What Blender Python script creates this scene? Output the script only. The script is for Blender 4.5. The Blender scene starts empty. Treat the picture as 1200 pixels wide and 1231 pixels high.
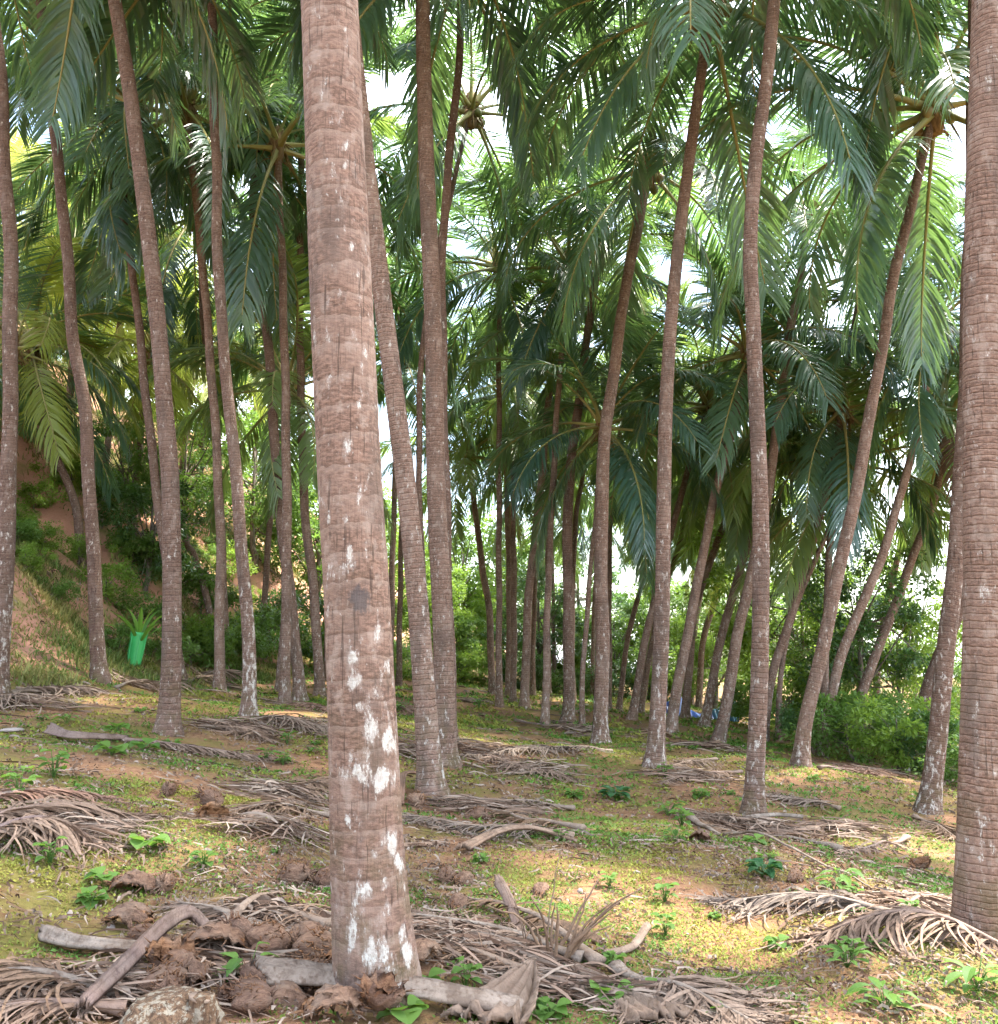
import bpy, math, random
import numpy as np
from mathutils import Vector

SC = bpy.context.scene
COL = SC.collection
R = math.radians
# ------------------------------------------------------------------ camera, sky, sun, exposure
CAM_H = 1.55
F = 1150.0                      # focal length in photo pixels (photo 1200 x 1231)
PITCH = math.atan(175.0 / F)    # horizon at row 790
cam = bpy.data.cameras.new('camera')
cam.sensor_fit = 'VERTICAL'; cam.sensor_height = 36.0
cam.lens = 36.0 * F / 1231.0
cam.clip_start = 0.05; cam.clip_end = 3000
camo = bpy.data.objects.new('camera', cam); COL.objects.link(camo)
camo.location = (0, 0, CAM_H); camo.rotation_euler = (math.pi / 2 + PITCH, 0, 0)
SC.camera = camo

SUN_EL, SUN_AZ = R(64), R(66)  # azimuth clockwise from +Y (view direction)
sun_dir = Vector((math.sin(SUN_AZ) * math.cos(SUN_EL), math.cos(SUN_AZ) * math.cos(SUN_EL), math.sin(SUN_EL)))
world = bpy.data.worlds.new('World'); SC.world = world
world.use_nodes = True
wn = world.node_tree; wn.nodes.clear()
sky = wn.nodes.new('ShaderNodeTexSky'); sky.sky_type = 'NISHITA'; sky.sun_disc = False
sky.sun_elevation = SUN_EL; sky.sun_rotation = SUN_AZ; sky.air_density = 1.2; sky.dust_density = 2.5
wbg = wn.nodes.new('ShaderNodeBackground'); wbg.inputs['Strength'].default_value = 0.15
wout = wn.nodes.new('ShaderNodeOutputWorld')
# thin bright cloud over the blue
wtc = wn.nodes.new('ShaderNodeTexCoord')
wno = wn.nodes.new('ShaderNodeTexNoise'); wno.inputs['Scale'].default_value = 3.0; wno.inputs['Detail'].default_value = 6
wrp = wn.nodes.new('ShaderNodeValToRGB')
wrp.color_ramp.elements[0].position = 0.46; wrp.color_ramp.elements[1].position = 0.74
wmx = wn.nodes.new('ShaderNodeMix'); wmx.data_type = 'RGBA'
wn.links.new(wtc.outputs['Generated'], wno.inputs['Vector'])
wn.links.new(wno.outputs['Fac'], wrp.inputs['Fac'])
wn.links.new(wrp.outputs['Color'], wmx.inputs[0])
wn.links.new(sky.outputs['Color'], wmx.inputs[6])
wmx.inputs[7].default_value = (11.0, 11.6, 12.4, 1)
wn.links.new(wmx.outputs[2], wbg.inputs['Color'])
wn.links.new(wbg.outputs['Background'], wout.inputs['Surface'])

sl = bpy.data.lights.new('sun', 'SUN'); sl.energy = 3.8; sl.angle = R(3); sl.color = (1.0, 0.95, 0.86)
so = bpy.data.objects.new('sun', sl); COL.objects.link(so)
so.rotation_euler = sun_dir.to_track_quat('Z', 'Y').to_euler(); so.location = (0, 0, 40)

SC.view_settings.view_transform = 'Standard'; SC.view_settings.look = 'None'
SC.view_settings.exposure = 2.5; SC.view_settings.gamma = 1.0
SC.render.engine = 'CYCLES'
SC.cycles.max_bounces = 6; SC.cycles.diffuse_bounces = 4; SC.cycles.glossy_bounces = 2
SC.cycles.transmission_bounces = 4; SC.cycles.transparent_max_bounces = 4
SC.cycles.use_adaptive_sampling = True; SC.cycles.adaptive_threshold = 0.02

# ------------------------------------------------------------------ terrain
def sstep(a, b, x):
    t = np.clip((x - a) / (b - a), 0, 1); return t * t * (3 - 2 * t)

_rs = np.random.RandomState(5)
_W = [(a, _rs.uniform(0, 6.28), _rs.uniform(0, 6.28), amp) for a, amp in
      ((0.55, .05), (0.9, .045), (1.7, .03), (2.9, .018), (4.7, .012), (8.3, .007), (13., .004)) for _ in range(2)]
def bumps(x, y):
    z = 0
    for k, th, ph, amp in _W:
        z = z + amp * np.sin(k * (x * math.cos(th) + y * math.sin(th)) + ph + 0.8 * np.sin(0.37 * k * (x * math.sin(th) - y * math.cos(th)) + ph * 2))
    return z
def hz(x, y):
    x = np.asarray(x, float); y = np.asarray(y, float)
    k = np.where(x > 0, -0.085, -0.12)
    lim = np.clip(x, -40, 60)
    z = k * lim
    z = z + 0.006 * np.clip(y - 12, 0, 45)
    s = -(x + 8.2 - 0.05 * (y - 17))
    s = s - 0.6 * np.sin(0.5 * y + 1) - 0.3 * np.sin(1.3 * y)
    sp = np.where(s > 30, s, np.log1p(np.exp(np.clip(s * 1.8, -30, 30))) / 1.8)
    hill = 22 * np.tanh(sp * 0.95 / 22) * sstep(8, 16, y)
    hill = hill * (1 + 0.10 * np.sin(0.7 * y + 0.4 * x))
    z = z + hill
    b = bumps(x, y)
    z = z + b * np.clip(1 - np.maximum(np.abs(x), np.abs(y)) / 120, 0, 1) * (1 + 2 * sstep(0.5, 3, s))
    return z
def hzf(x, y): return float(hz(x, y))

cP, sP = math.cos(PITCH), math.sin(PITCH)
def ray(px, py):
    a = (px - 600) / F; b = (615.5 - py) / F
    return np.array((a, cP - b * sP, sP + b * cP))
def proj(p):
    x, y, z = p[..., 0], p[..., 1], p[..., 2] - CAM_H
    dep = y * cP + z * sP; up = -y * sP + z * cP
    return 600 + F * x / dep, 615.5 - F * up / dep, dep
def at_depth(px, py, d):
    r = ray(px, py); t = d / r[1]
    return np.array((r[0] * t, d, CAM_H + r[2] * t))
def ground(px, py, far=70.0):
    r = ray(px, py); t = 1.0; o = np.array((0, 0, CAM_H))
    while t < far * 1.2:
        p = o + r * t
        if p[2] < hzf(p[0], p[1]):
            lo, hi = t - 0.25, t
            for _ in range(14):
                m = (lo + hi) / 2; p = o + r * m
                if p[2] < hzf(p[0], p[1]): hi = m
                else: lo = m
            p = o + r * hi; p[2] = hzf(p[0], p[1]); return p
        t += 0.25
    p = o + r * (far / r[1]); p[2] = hzf(p[0], p[1]); return p
def on(px, d):
    x = (px - 600) / F * (d * cP); return np.array((x, d, hzf(x, d)))

# ------------------------------------------------------------------ mesh helpers
class G:
    """collects quads for one mesh"""
    def __init__(s): s.V = []; s.Q = []; s.M = []; s.n = 0; s.A = {}
    def add(s, V, Q, m=0, **attrs):
        V = np.asarray(V, float).reshape(-1, 3); Q = np.asarray(Q, int).reshape(-1, 4)
        s.V.append(V); s.Q.append(Q + s.n); s.M.append(np.full(len(Q), m))
        for k, a in attrs.items(): s.A.setdefault(k, []).append((s.n, np.asarray(a, float)))
        s.n += len(V)
    def mesh(s, name, mats, smooth=True, origin=None):
        V = np.concatenate(s.V); Q = np.concatenate(s.Q); M = np.concatenate(s.M)
        if origin is not None: V = V - np.asarray(origin)
        me = bpy.data.meshes.new(name)
        me.vertices.add(len(V)); me.vertices.foreach_set('co', V.astype('f').ravel())
        me.loops.add(len(Q) * 4); me.loops.foreach_set('vertex_index', Q.astype('i').ravel())
        me.polygons.add(len(Q))
        me.polygons.foreach_set('loop_start', np.arange(0, len(Q) * 4, 4, dtype='i'))
        me.polygons.foreach_set('material_index', M.astype('i'))
        me.polygons.foreach_set('use_smooth', np.full(len(Q), smooth))
        for k, parts in s.A.items():
            wide = parts[0][1].ndim == 2
            arr = np.zeros((len(V), 4)) if wide else np.zeros(len(V))
            for st, a in parts: arr[st:st + len(a)] = a
            at = me.attributes.new(k, 'FLOAT_COLOR' if wide else 'FLOAT', 'POINT')
            at.data.foreach_set('color' if wide else 'value', arr.astype('f').ravel())
        for m in mats: me.materials.append(m)
        me.update(calc_edges=True); me.validate()
        return me
def obj(name, me, parent=None, loc=(0, 0, 0), rot=(0, 0, 0), scale=1.0):
    o = bpy.data.objects.new(name, me); COL.objects.link(o)
    o.location = [float(c) for c in loc]; o.rotation_euler = rot
    o.scale = (scale,) * 3 if not hasattr(scale, '__len__') else scale
    if parent is not None: o.parent = parent
    return o
def tag(o, label, cat, group=None, kind=None):
    o['label'] = label; o['category'] = cat
    if group: o['group'] = group
    if kind: o['kind'] = kind
    return o
def thing(name, loc, label, cat, group=None):
    return tag(obj(name, None, None, loc), label, cat, group)
def copy_tree(o, parent=None):
    c = o.copy(); COL.objects.link(c); c.parent = parent
    for ch in o.children: copy_tree(ch, c)
    return c

def nrm(v): return v / np.maximum(np.linalg.norm(v, axis=-1, keepdims=True), 1e-9)
def resample(P, n):
    """Catmull-Rom through P, n points evenly along its length"""
    P = np.asarray(P, float)
    Q = np.vstack([2 * P[0] - P[1], P, 2 * P[-1] - P[-2]]); out = []
    for i in range(1, len(Q) - 2):
        a, b, c, d = Q[i - 1:i + 3]
        for t in np.linspace(0, 1, 24, endpoint=False):
            out.append(0.5 * (2 * b + (c - a) * t + (2 * a - 5 * b + 4 * c - d) * t * t + (3 * b - a - 3 * c + d) * t ** 3))
    out.append(P[-1]); out = np.array(out)
    L = np.r_[0, np.cumsum(np.linalg.norm(np.diff(out, axis=0), axis=1))]
    s = np.linspace(0, L[-1], n)
    return np.stack([np.interp(s, L, out[:, k]) for k in range(3)], 1), s
def frames(P, ref=(0, -1, 0)):
    T = nrm(np.gradient(P, axis=0)); ref = np.asarray(ref, float)
    A = nrm(np.broadcast_to(ref, P.shape) - (T @ ref)[:, None] * T); B = np.cross(T, A)
    return T, A, B
def tube(P, r, sides=8, ref=(0, -1, 0), flat=1.0, wob=None):
    """closed tube; r per point; wob (n,sides) multiplies the radius"""
    P = np.asarray(P, float); n = len(P); r = np.broadcast_to(np.asarray(r, float), (n,))
    T, A, B = frames(P, ref)
    an = np.linspace(0, 2 * math.pi, sides, endpoint=False) + math.pi   # seam away from ref
    rr = r[:, None] * (np.ones((n, sides)) if wob is None else wob)
    V = P[:, None] + rr[..., None] * (np.cos(an)[None, :, None] * A[:, None] * flat + np.sin(an)[None, :, None] * B[:, None])
    V = np.concatenate([P[0] + (V[:1] - P[0]) * 0.02, V, P[-1] + (V[-1:] - P[-1]) * 0.02]); n += 2
    i = np.arange(n - 1)[:, None] * sides; j = np.arange(sides)[None]; k = (j + 1) % sides
    Q = np.stack([i + j, i + k, i + k + sides, i + j + sides], -1).reshape(-1, 4)
    return V.reshape(-1, 3), Q
def ribbons(P, W):
    """P (m,k,3) spines, W (m,k,3) half-width vectors"""
    m, k, _ = P.shape
    V = np.stack([P - W, P + W], 2).reshape(-1, 3)
    i = (np.arange(m)[:, None] * k + np.arange(k - 1)[None]) * 2
    Q = np.stack([i, i + 1, i + 3, i + 2], -1).reshape(-1, 4)
    return V, Q

# ------------------------------------------------------------------ materials
class NT:
    def __init__(s, name):
        s.m = bpy.data.materials.new(name); s.m.use_nodes = True
        s.t = s.m.node_tree; s.t.nodes.clear()
        s.out = s.n('OutputMaterial')
    def n(s, typ, **kw):
        nd = s.t.nodes.new('ShaderNode' + typ)
        for k, v in kw.items():
            if k.startswith('_'): setattr(nd, k[1:], v)
            else: s.put(nd, k, v)
        return nd
    def put(s, nd, key, v):
        sock = nd.inputs[int(key[1:])] if key[0] == 'i' and key[1:].isdigit() else nd.inputs[key.replace('__', ' ')]
        if isinstance(v, bpy.types.NodeSocket): s.t.links.new(v, sock)
        elif isinstance(v, bpy.types.Node): s.t.links.new(v.outputs[0], sock)
        else: sock.default_value = v
    def math(s, op, a, b=0.0, c=None, clamp=False):
        nd = s.n('Math', _operation=op, _use_clamp=clamp, i0=a, i1=b)
        if c is not None: s.put(nd, 'i2', c)
        return nd.outputs[0]
    def mix(s, f, a, b, blend='MIX'):
        nd = s.n('Mix', _data_type='RGBA', _blend_type=blend, i0=f)
        for k, v in (('i6', a), ('i7', b)): s.put(nd, k, v if not isinstance(v, tuple) else (v + (1,))[:4])
        return nd.outputs[2]
    def noise(s, vec, scale, detail=4, rough=0.55, dist=0.0):
        nd = s.n('TexNoise', Scale=scale, Detail=float(detail), Roughness=rough, Distortion=dist)
        if vec is not None: s.put(nd, 'Vector', vec)
        return nd.outputs['Fac']
    def ramp(s, f, lo, hi):
        nd = s.n('MapRange', _interpolation_type='SMOOTHSTEP', Value=f); nd.inputs['From Min'].default_value = lo; nd.inputs['From Max'].default_value = hi
        return nd.outputs[0]
    def attr(s, name, what='Fac'): return s.n('Attribute', _attribute_name=name).outputs[what]
    def scale(s, vec, v): return s.n('VectorMath', _operation='MULTIPLY', i0=vec, i1=v).outputs[0]
    def bump(s, h, st, dist=0.01, normal=None):
        nd = s.n('Bump', Strength=st, Distance=dist, Height=h)
        if normal is not None: s.put(nd, 'Normal', normal)
        return nd.outputs[0]
    def pbr(s, col, rough=0.8, normal=None, spec=0.3, **kw):
        nd = s.n('BsdfPrincipled', Roughness=rough, **kw)
        s.put(nd, 'Base__Color', col if not isinstance(col, tuple) else (col + (1,))[:4])
        nd.inputs['Specular IOR Level'].default_value = spec
        if normal is not None: s.put(nd, 'Normal', normal)
        return nd.outputs[0]
    def done(s, sh): s.t.links.new(sh, s.out.inputs['Surface']); return s.m
    def objco(s): return s.n('TexCoord').outputs['Object']
    def rnd(s): return s.n('ObjectInfo').outputs['Random']

def leafy(name, dark, light, trans, tw=0.35, rough=0.42, spec=0.5, use_col=False):
    m = NT(name)
    if use_col: base = m.mix(m.noise(m.objco(), 2.2, 2), dark, light); base = m.mix(m.ramp(m.attr('tone'), 0, 1), base, light); fr = m.attr('tone')
    else: fr = m.rnd(); base = m.mix(fr, dark, light)
    base = m.mix(m.ramp(m.noise(m.objco(), 1.3, 3), 0.55, 0.80), base, m.mix(0.30, base, (0.17, 0.16, 0.04)))
    p = m.pbr(base, rough, spec=spec)
    tr = m.n('BsdfTranslucent', Color=m.mix(fr, tuple(c * 0.6 for c in trans), trans))
    return m.done(m.n('MixShader', i0=tw, i1=p, i2=tr.outputs[0]).outputs[0])

M = {}
M['frond'] = leafy('palm_leaf', (0.037, 0.094, 0.074), (0.084, 0.154, 0.092), (0.22, 0.38, 0.09), 0.40, 0.30, 0.8)
M['frond_light'] = leafy('palm_leaf_light', (0.085, 0.145, 0.055), (0.150, 0.205, 0.065), (0.32, 0.46, 0.09), 0.45, 0.36, 0.6)
M['frond_yellow'] = leafy('palm_leaf_yellow_green', (0.18, 0.235, 0.045), (0.29, 0.32, 0.06), (0.48, 0.56, 0.09), 0.46, 0.4, 0.5)  # yellow-green leaf, colour lightened further to carry the sunlit look of the hill palms
M['frond_dead'] = leafy('palm_leaf_dead', (0.14, 0.085, 0.055), (0.24, 0.16, 0.10), (0.2, 0.12, 0.06), 0.15, 0.8, 0.1)
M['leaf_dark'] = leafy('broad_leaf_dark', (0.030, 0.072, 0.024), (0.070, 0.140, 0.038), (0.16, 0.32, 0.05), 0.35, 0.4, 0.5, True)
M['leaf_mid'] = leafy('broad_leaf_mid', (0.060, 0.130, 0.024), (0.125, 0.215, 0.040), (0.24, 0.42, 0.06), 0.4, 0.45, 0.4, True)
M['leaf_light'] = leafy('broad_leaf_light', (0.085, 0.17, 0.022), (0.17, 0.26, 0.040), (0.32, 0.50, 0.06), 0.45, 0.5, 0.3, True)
M['seedling'] = leafy('seedling_leaf', (0.045, 0.110, 0.022), (0.11, 0.20, 0.040), (0.22, 0.40, 0.05), 0.4, 0.6, 0.25, True)
M['shiny'] = leafy('glossy_leaf', (0.02, 0.075, 0.03), (0.05, 0.13, 0.05), (0.1, 0.28, 0.05), 0.3, 0.3, 0.6, True)

def mk_midrib():
    m = NT('midrib'); c = m.mix(m.rnd(), (0.20, 0.19, 0.06), (0.30, 0.25, 0.09))
    return m.done(m.pbr(c, 0.5))
M['midrib'] = mk_midrib()
M['young'] = leafy('young_palm_leaf', (0.075, 0.20, 0.030), (0.16, 0.29, 0.045), (0.34, 0.58, 0.07), 0.45, 0.4, 0.4)

def mk_trunk():
    m = NT('palm_bark'); ob = m.objco()
    off = m.n('VectorMath', _operation='ADD', i0=ob, i1=m.n('CombineXYZ', X=m.math('MULTIPLY', m.rnd(), 40.0), Y=m.math('MULTIPLY', m.rnd(), 17.0), Z=0.0)).outputs[0]
    wide = m.noise(off, 2.2, 4)
    fine = m.noise(m.scale(off, (30, 30, 75)), 1.0, 4, 0.65)
    fib = m.noise(m.scale(off, (85, 85, 6)), 1.0, 4, 0.7)
    ph = m.math('ADD', m.attr('ring'), m.math('MULTIPLY', m.noise(m.scale(off, (9, 9, 3)), 1.0, 3), 0.55))
    saw = m.math('FRACT', ph)
    groove = m.math('SUBTRACT', 1.0, m.ramp(saw, 0.0, 0.20))
    lip = m.ramp(saw, 0.62, 1.0)
    c = m.mix(m.ramp(fine, 0.3, 0.72), (0.100, 0.060, 0.044), (0.275, 0.174, 0.130))
    c = m.mix(m.ramp(fib, 0.52, 0.75), c, (0.085, 0.052, 0.038))
    c = m.mix(m.math('MULTIPLY', m.ramp(wide, 0.4, 0.7), 0.6), c, (0.28, 0.195, 0.155))
    c = m.mix(m.math('MULTIPLY', lip, 0.35), c, (0.34, 0.26, 0.215))
    c = m.mix(m.math('MULTIPLY', m.math('MULTIPLY', groove, m.attr('ringamt')), m.math('ADD', 0.05, m.math('MULTIPLY', fine, 0.9))), c, (0.050, 0.032, 0.025))
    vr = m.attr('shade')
    pl = m.ramp(m.noise(m.scale(off, (11, 11, 8)), 1.0, 5, .62), .52, .64)
    c = m.mix(m.math('MULTIPLY', pl, .45), c, (0.36, 0.29, 0.245))
    ck = m.ramp(m.noise(m.scale(off, (60, 60, 3.0)), 1.0, 3, .6), .60, .68)
    c = m.mix(m.math('MULTIPLY', ck, .7), c, (0.05, 0.032, 0.024))
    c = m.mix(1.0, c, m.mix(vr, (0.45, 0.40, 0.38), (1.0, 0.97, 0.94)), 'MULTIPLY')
    c = m.mix(m.math('MULTIPLY', m.ramp(m.noise(m.scale(off, (4, 4, 1.3)), 1.0, 4, .6), .48, .68), .55), c, (0.075, 0.055, 0.045))
    # algae / damp near the foot
    foot = m.attr('foot')
    moss = m.math('MULTIPLY', m.ramp(m.noise(off, 5.0, 5, 0.65), 0.42, 0.66), foot)
    c = m.mix(m.math('MULTIPLY', moss, 0.6), c, (0.085, 0.070, 0.028))
    # pale crusty lichen, patchy, thicker where the trunk stays damp
    ln = m.noise(m.scale(off, (17, 17, 8)), 1.0, 5, 0.62)
    hf = m.math('MULTIPLY_ADD', m.noise(m.scale(off, (120, 120, 60)), 1.0, 3, .6), .7, -.35)
    li = m.ramp(m.math('ADD', m.math('ADD', m.math('MULTIPLY_ADD', ln, 1.7, -.35), hf), m.attr('lichen')), 0.78, 0.94)
    li = m.math('MULTIPLY', li, m.math('ADD', .62, m.math('MULTIPLY', m.ramp(m.noise(m.scale(off, (70, 70, 34)), 1.0, 3, .6), .38, .60), .38)))
    specks = m.ramp(m.noise(m.scale(off, (40, 40, 22)), 1.0, 2, 0.5), 0.715, 0.77)
    spk = m.math('MULTIPLY', specks, 0.5)
    li = m.math('MAXIMUM', li, spk)
    ls = m.ramp(m.math('ADD', m.math('MULTIPLY_ADD', ln, 1.7, -.35), m.attr('lichen')), 0.66, 0.88)
    c = m.mix(m.math('MULTIPLY', ls, .42), c, (0.35, 0.29, 0.25))
    lc = m.mix(m.noise(off, 60, 3), (0.34, 0.31, 0.27), (0.60, 0.58, 0.52))
    c = m.mix(m.math('MULTIPLY', li, 0.92), c, lc)
    sc = m.ramp(m.math('ADD', m.attr('scar'), m.math('MULTIPLY', m.math('SUBTRACT', m.noise(m.scale(off, (55, 55, 25)), 1.0, 5, .7), 0.5), 1.2)), 0.34, 0.60)
    c = m.mix(m.math('MULTIPLY', sc, 0.8), c, (0.070, 0.058, 0.055))
    h = m.math('ADD', m.math('MULTIPLY', m.math('MULTIPLY', groove, m.attr('ringamt')), -1.0), m.math('ADD', m.math('MULTIPLY', fine, 0.7), m.math('MULTIPLY', fib, 0.7)))
    h = m.math('ADD', h, m.math('MULTIPLY', li, 0.25))
    return m.done(m.pbr(c, 0.86, m.bump(h, 0.75, 0.012), 0.2))
M['trunk'] = mk_trunk()

def mk_bark(name, a, b):
    m = NT(name); o = m.objco()
    n1 = m.noise(m.scale(o, (14, 14, 4)), 1.0, 5, 0.65)
    return m.done(m.pbr(m.mix(m.ramp(n1, .3, .7), a, b), 0.9, m.bump(n1, 0.6, 0.02), 0.15))
M['bark'] = mk_bark('tree_bark', (0.07, 0.055, 0.042), (0.20, 0.17, 0.135))
M['fibre'] = mk_bark('palm_fibre', (0.10, 0.060, 0.030), (0.27, 0.17, 0.085))

def mk_dry(name, a, b, c3, rough=0.75):
    m = NT(name); o = m.objco()
    n1 = m.noise(m.scale(o, (5, 5, 5)), 1.0, 4)
    n2 = m.noise(o, 38.0, 3, 0.6)
    c = m.mix(m.ramp(n1, .3, .7), a, b)
    c = m.mix(m.ramp(n2, .5, .72), c, c3)
    c = m.mix(m.math('MULTIPLY', m.rnd(), 0.55), c, (0.235, 0.150, 0.098))
    n3 = m.noise(o, 7.0, 6, .72); c = m.mix(m.math('MULTIPLY', m.ramp(n3, .50, .66), .65), c, (0.085, 0.055, 0.038))
    return m.done(m.pbr(c, rough, m.bump(m.math('ADD', n2, n3), 0.7, 0.01), 0.2))
M['dry_pale'] = mk_dry('dry_leaf_pale', (0.1584, 0.1008, 0.072), (0.2736, 0.1944, 0.144), (0.0936, 0.0576, 0.0396))
M['dry_grey'] = mk_dry('dry_leaf_grey', (0.1248, 0.0897, 0.0702), (0.2418, 0.1911, 0.1521), (0.0702, 0.0507, 0.039))
M['dry_brown'] = mk_dry('dry_leaf_brown', (0.1105, 0.0638, 0.0382), (0.2295, 0.1445, 0.0892), (0.068, 0.0425, 0.0255))
M['dry_red'] = mk_dry('dry_leaf_red', (0.168, 0.084, 0.057), (0.24, 0.144, 0.102), (0.108, 0.06, 0.042))
M['wood_grey'] = mk_dry('weathered_stalk', (0.1364, 0.1085, 0.0868), (0.2604, 0.217, 0.1767), (0.0868, 0.062, 0.0465), 0.8)
M['wood_purple'] = mk_dry('weathered_stalk_purple', (0.1364, 0.093, 0.0837), (0.2046, 0.1488, 0.124), (0.093, 0.0589, 0.0527), 0.65)
def mk_husk(name, a, b):
    m = NT(name); o = m.objco()
    n1 = m.noise(m.scale(o, (9, 60, 60)), 1.0, 4, 0.7); n2 = m.noise(o, 9.0, 4)
    c = m.mix(m.ramp(n1, .3, .7), a, b); c = m.mix(m.math('MULTIPLY', m.ramp(n2, .45, .7), .6), c, (0.20, 0.145, 0.105))
    c = m.mix(m.math('MULTIPLY', m.rnd(), .55), c, (0.085, 0.045, 0.033))
    return m.done(m.pbr(c, 0.85, m.bump(n1, 1.0, 0.014), 0.2))
M['husk_out'] = mk_husk('husk_skin', (0.095, 0.052, 0.033), (0.25, 0.150, 0.096))
M['husk_in'] = mk_husk('husk_fibre', (0.17, 0.072, 0.030), (0.34, 0.175, 0.082))
def mk_stone():
    m = NT('stone'); o = m.objco(); n1 = m.noise(o, 12.0, 5, .6)
    return m.done(m.pbr(m.mix(n1, (0.20, 0.15, 0.125), (0.44, 0.38, 0.34)), 0.9, m.bump(n1, .6, .01), .2))
M['stone'] = mk_stone()
def mk_stump():
    m = NT('stump_bark'); o = m.objco()
    n1 = m.noise(m.scale(o, (22, 22, 34)), 1.0, 5, .65); n2 = m.noise(m.scale(o, (60, 60, 12)), 1.0, 4, .6)
    c = m.mix(m.ramp(n2, .3, .7), (0.055, 0.033, 0.021), (0.15, 0.092, 0.055))
    c = m.mix(m.math('MULTIPLY', m.ramp(m.noise(m.scale(o, (30, 30, 30)), 1.0, 6, .7), .50, .58), .75), c, (0.27, 0.24, 0.185))
    return m.done(m.pbr(c, .9, m.bump(m.math('ADD', n1, n2), .9, .015), .15))
M['stump'] = mk_stump()
def mk_tarp(name, a, b):
    m = NT(name); n1 = m.noise(m.objco(), 3.0, 3)
    return m.done(m.pbr(m.mix(n1, a, b), 0.4, None, .5))
M['tarp'] = mk_tarp('blue_tarpaulin', (0.004, 0.028, 0.17), (0.010, 0.06, 0.26))
M['tarp_teal'] = mk_tarp('teal_tarpaulin', (0.008, 0.085, 0.16), (0.02, 0.13, 0.20))
M['net'] = mk_tarp('green_netting', (0.025, 0.26, 0.06), (0.05, 0.38, 0.10))
M['net_rope'] = mk_tarp('green_cord', (0.05, 0.33, 0.10), (0.08, 0.42, 0.15))
def mk_stuff(name, rough=0.8, tw=0.25):
    m = NT(name); c = m.attr('col', 'Color'); p = m.pbr(c, rough, None, .25)
    t = m.n('BsdfTranslucent', Color=c)
    return m.done(m.n('MixShader', i0=tw, i1=p, i2=t.outputs[0]).outputs[0])
M['weeds'] = mk_stuff('low_weeds', .6, .3)
M['litter'] = mk_stuff('leaf_litter', .85, .05)

def mk_ground():
    m = NT('plantation_soil'); o = m.objco()
    big = m.noise(o, 0.55, 4, .6); mid = m.noise(o, 2.4, 5, .6); fine = m.noise(o, 22.0, 5, .7); grit = m.noise(o, 90.0, 3, .7)
    soil = m.mix(m.ramp(fine, .3, .7), (0.125, 0.060, 0.033), (0.275, 0.155, 0.088))
    soil = m.mix(m.ramp(mid, .42, .70), soil, (0.255, 0.125, 0.070))
    soil = m.mix(m.ramp(grit, .60, .74), soil, (0.40, 0.31, 0.225))
    moss = m.mix(fine, (0.075, 0.080, 0.018), (0.185, 0.165, 0.042))
    g = m.math('ADD', m.math('MULTIPLY', big, .75), m.math('ADD', m.math('MULTIPLY', mid, .55), m.math('MULTIPLY', fine, .35)))
    c = m.mix(m.math('MULTIPLY', m.ramp(g, .74, .96), .85), soil, moss)
    # cut bank on the hill: bare red laterite where steep, dry grass colour elsewhere
    nz = m.n('SeparateXYZ', i0=m.n('NewGeometry').outputs['Normal']).outputs['Z']
    steep = m.math('SUBTRACT', 1.0, m.ramp(nz, .72, .93))
    bank = m.mix(m.ramp(m.noise(o, 0.9, 5, .6), .48, .68), m.mix(fine, (0.30, 0.135, 0.085), (0.50, 0.28, 0.20)), m.mix(fine, (0.12, 0.12, 0.035), (0.32, 0.27, 0.10)))
    c = m.mix(steep, c, bank)
    h = m.math('ADD', m.math('MULTIPLY', fine, 1.0), m.math('MULTIPLY', grit, .5))
    return m.done(m.pbr(c, .95, m.bump(h, .8, .02), .1))
M['ground'] = mk_ground()

# ------------------------------------------------------------------ ground sheet with the hill on the left
def build_ground():
    nu, nv = 520, 560
    u = np.linspace(-1, 1, nu); v = np.linspace(-0.72, 1.10, nv)
    x = 2.0 * np.sinh(u * 5.3) * 1.05; y = 5.0 + 2.0 * np.sinh(v * 5.2)
    X, Y = np.meshgrid(x, y); Z = hz(X, Y)
    i = (np.arange(nv - 1)[:, None] * nu + np.arange(nu - 1)[None])
    Q = np.stack([i, i + 1, i + nu + 1, i + nu], -1).reshape(-1, 4)
    g = G(); g.add(np.stack([X, Y, Z], -1), Q)
    o = obj('ground', g.mesh('ground', [M['ground']])); o['kind'] = 'structure'
build_ground()

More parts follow.
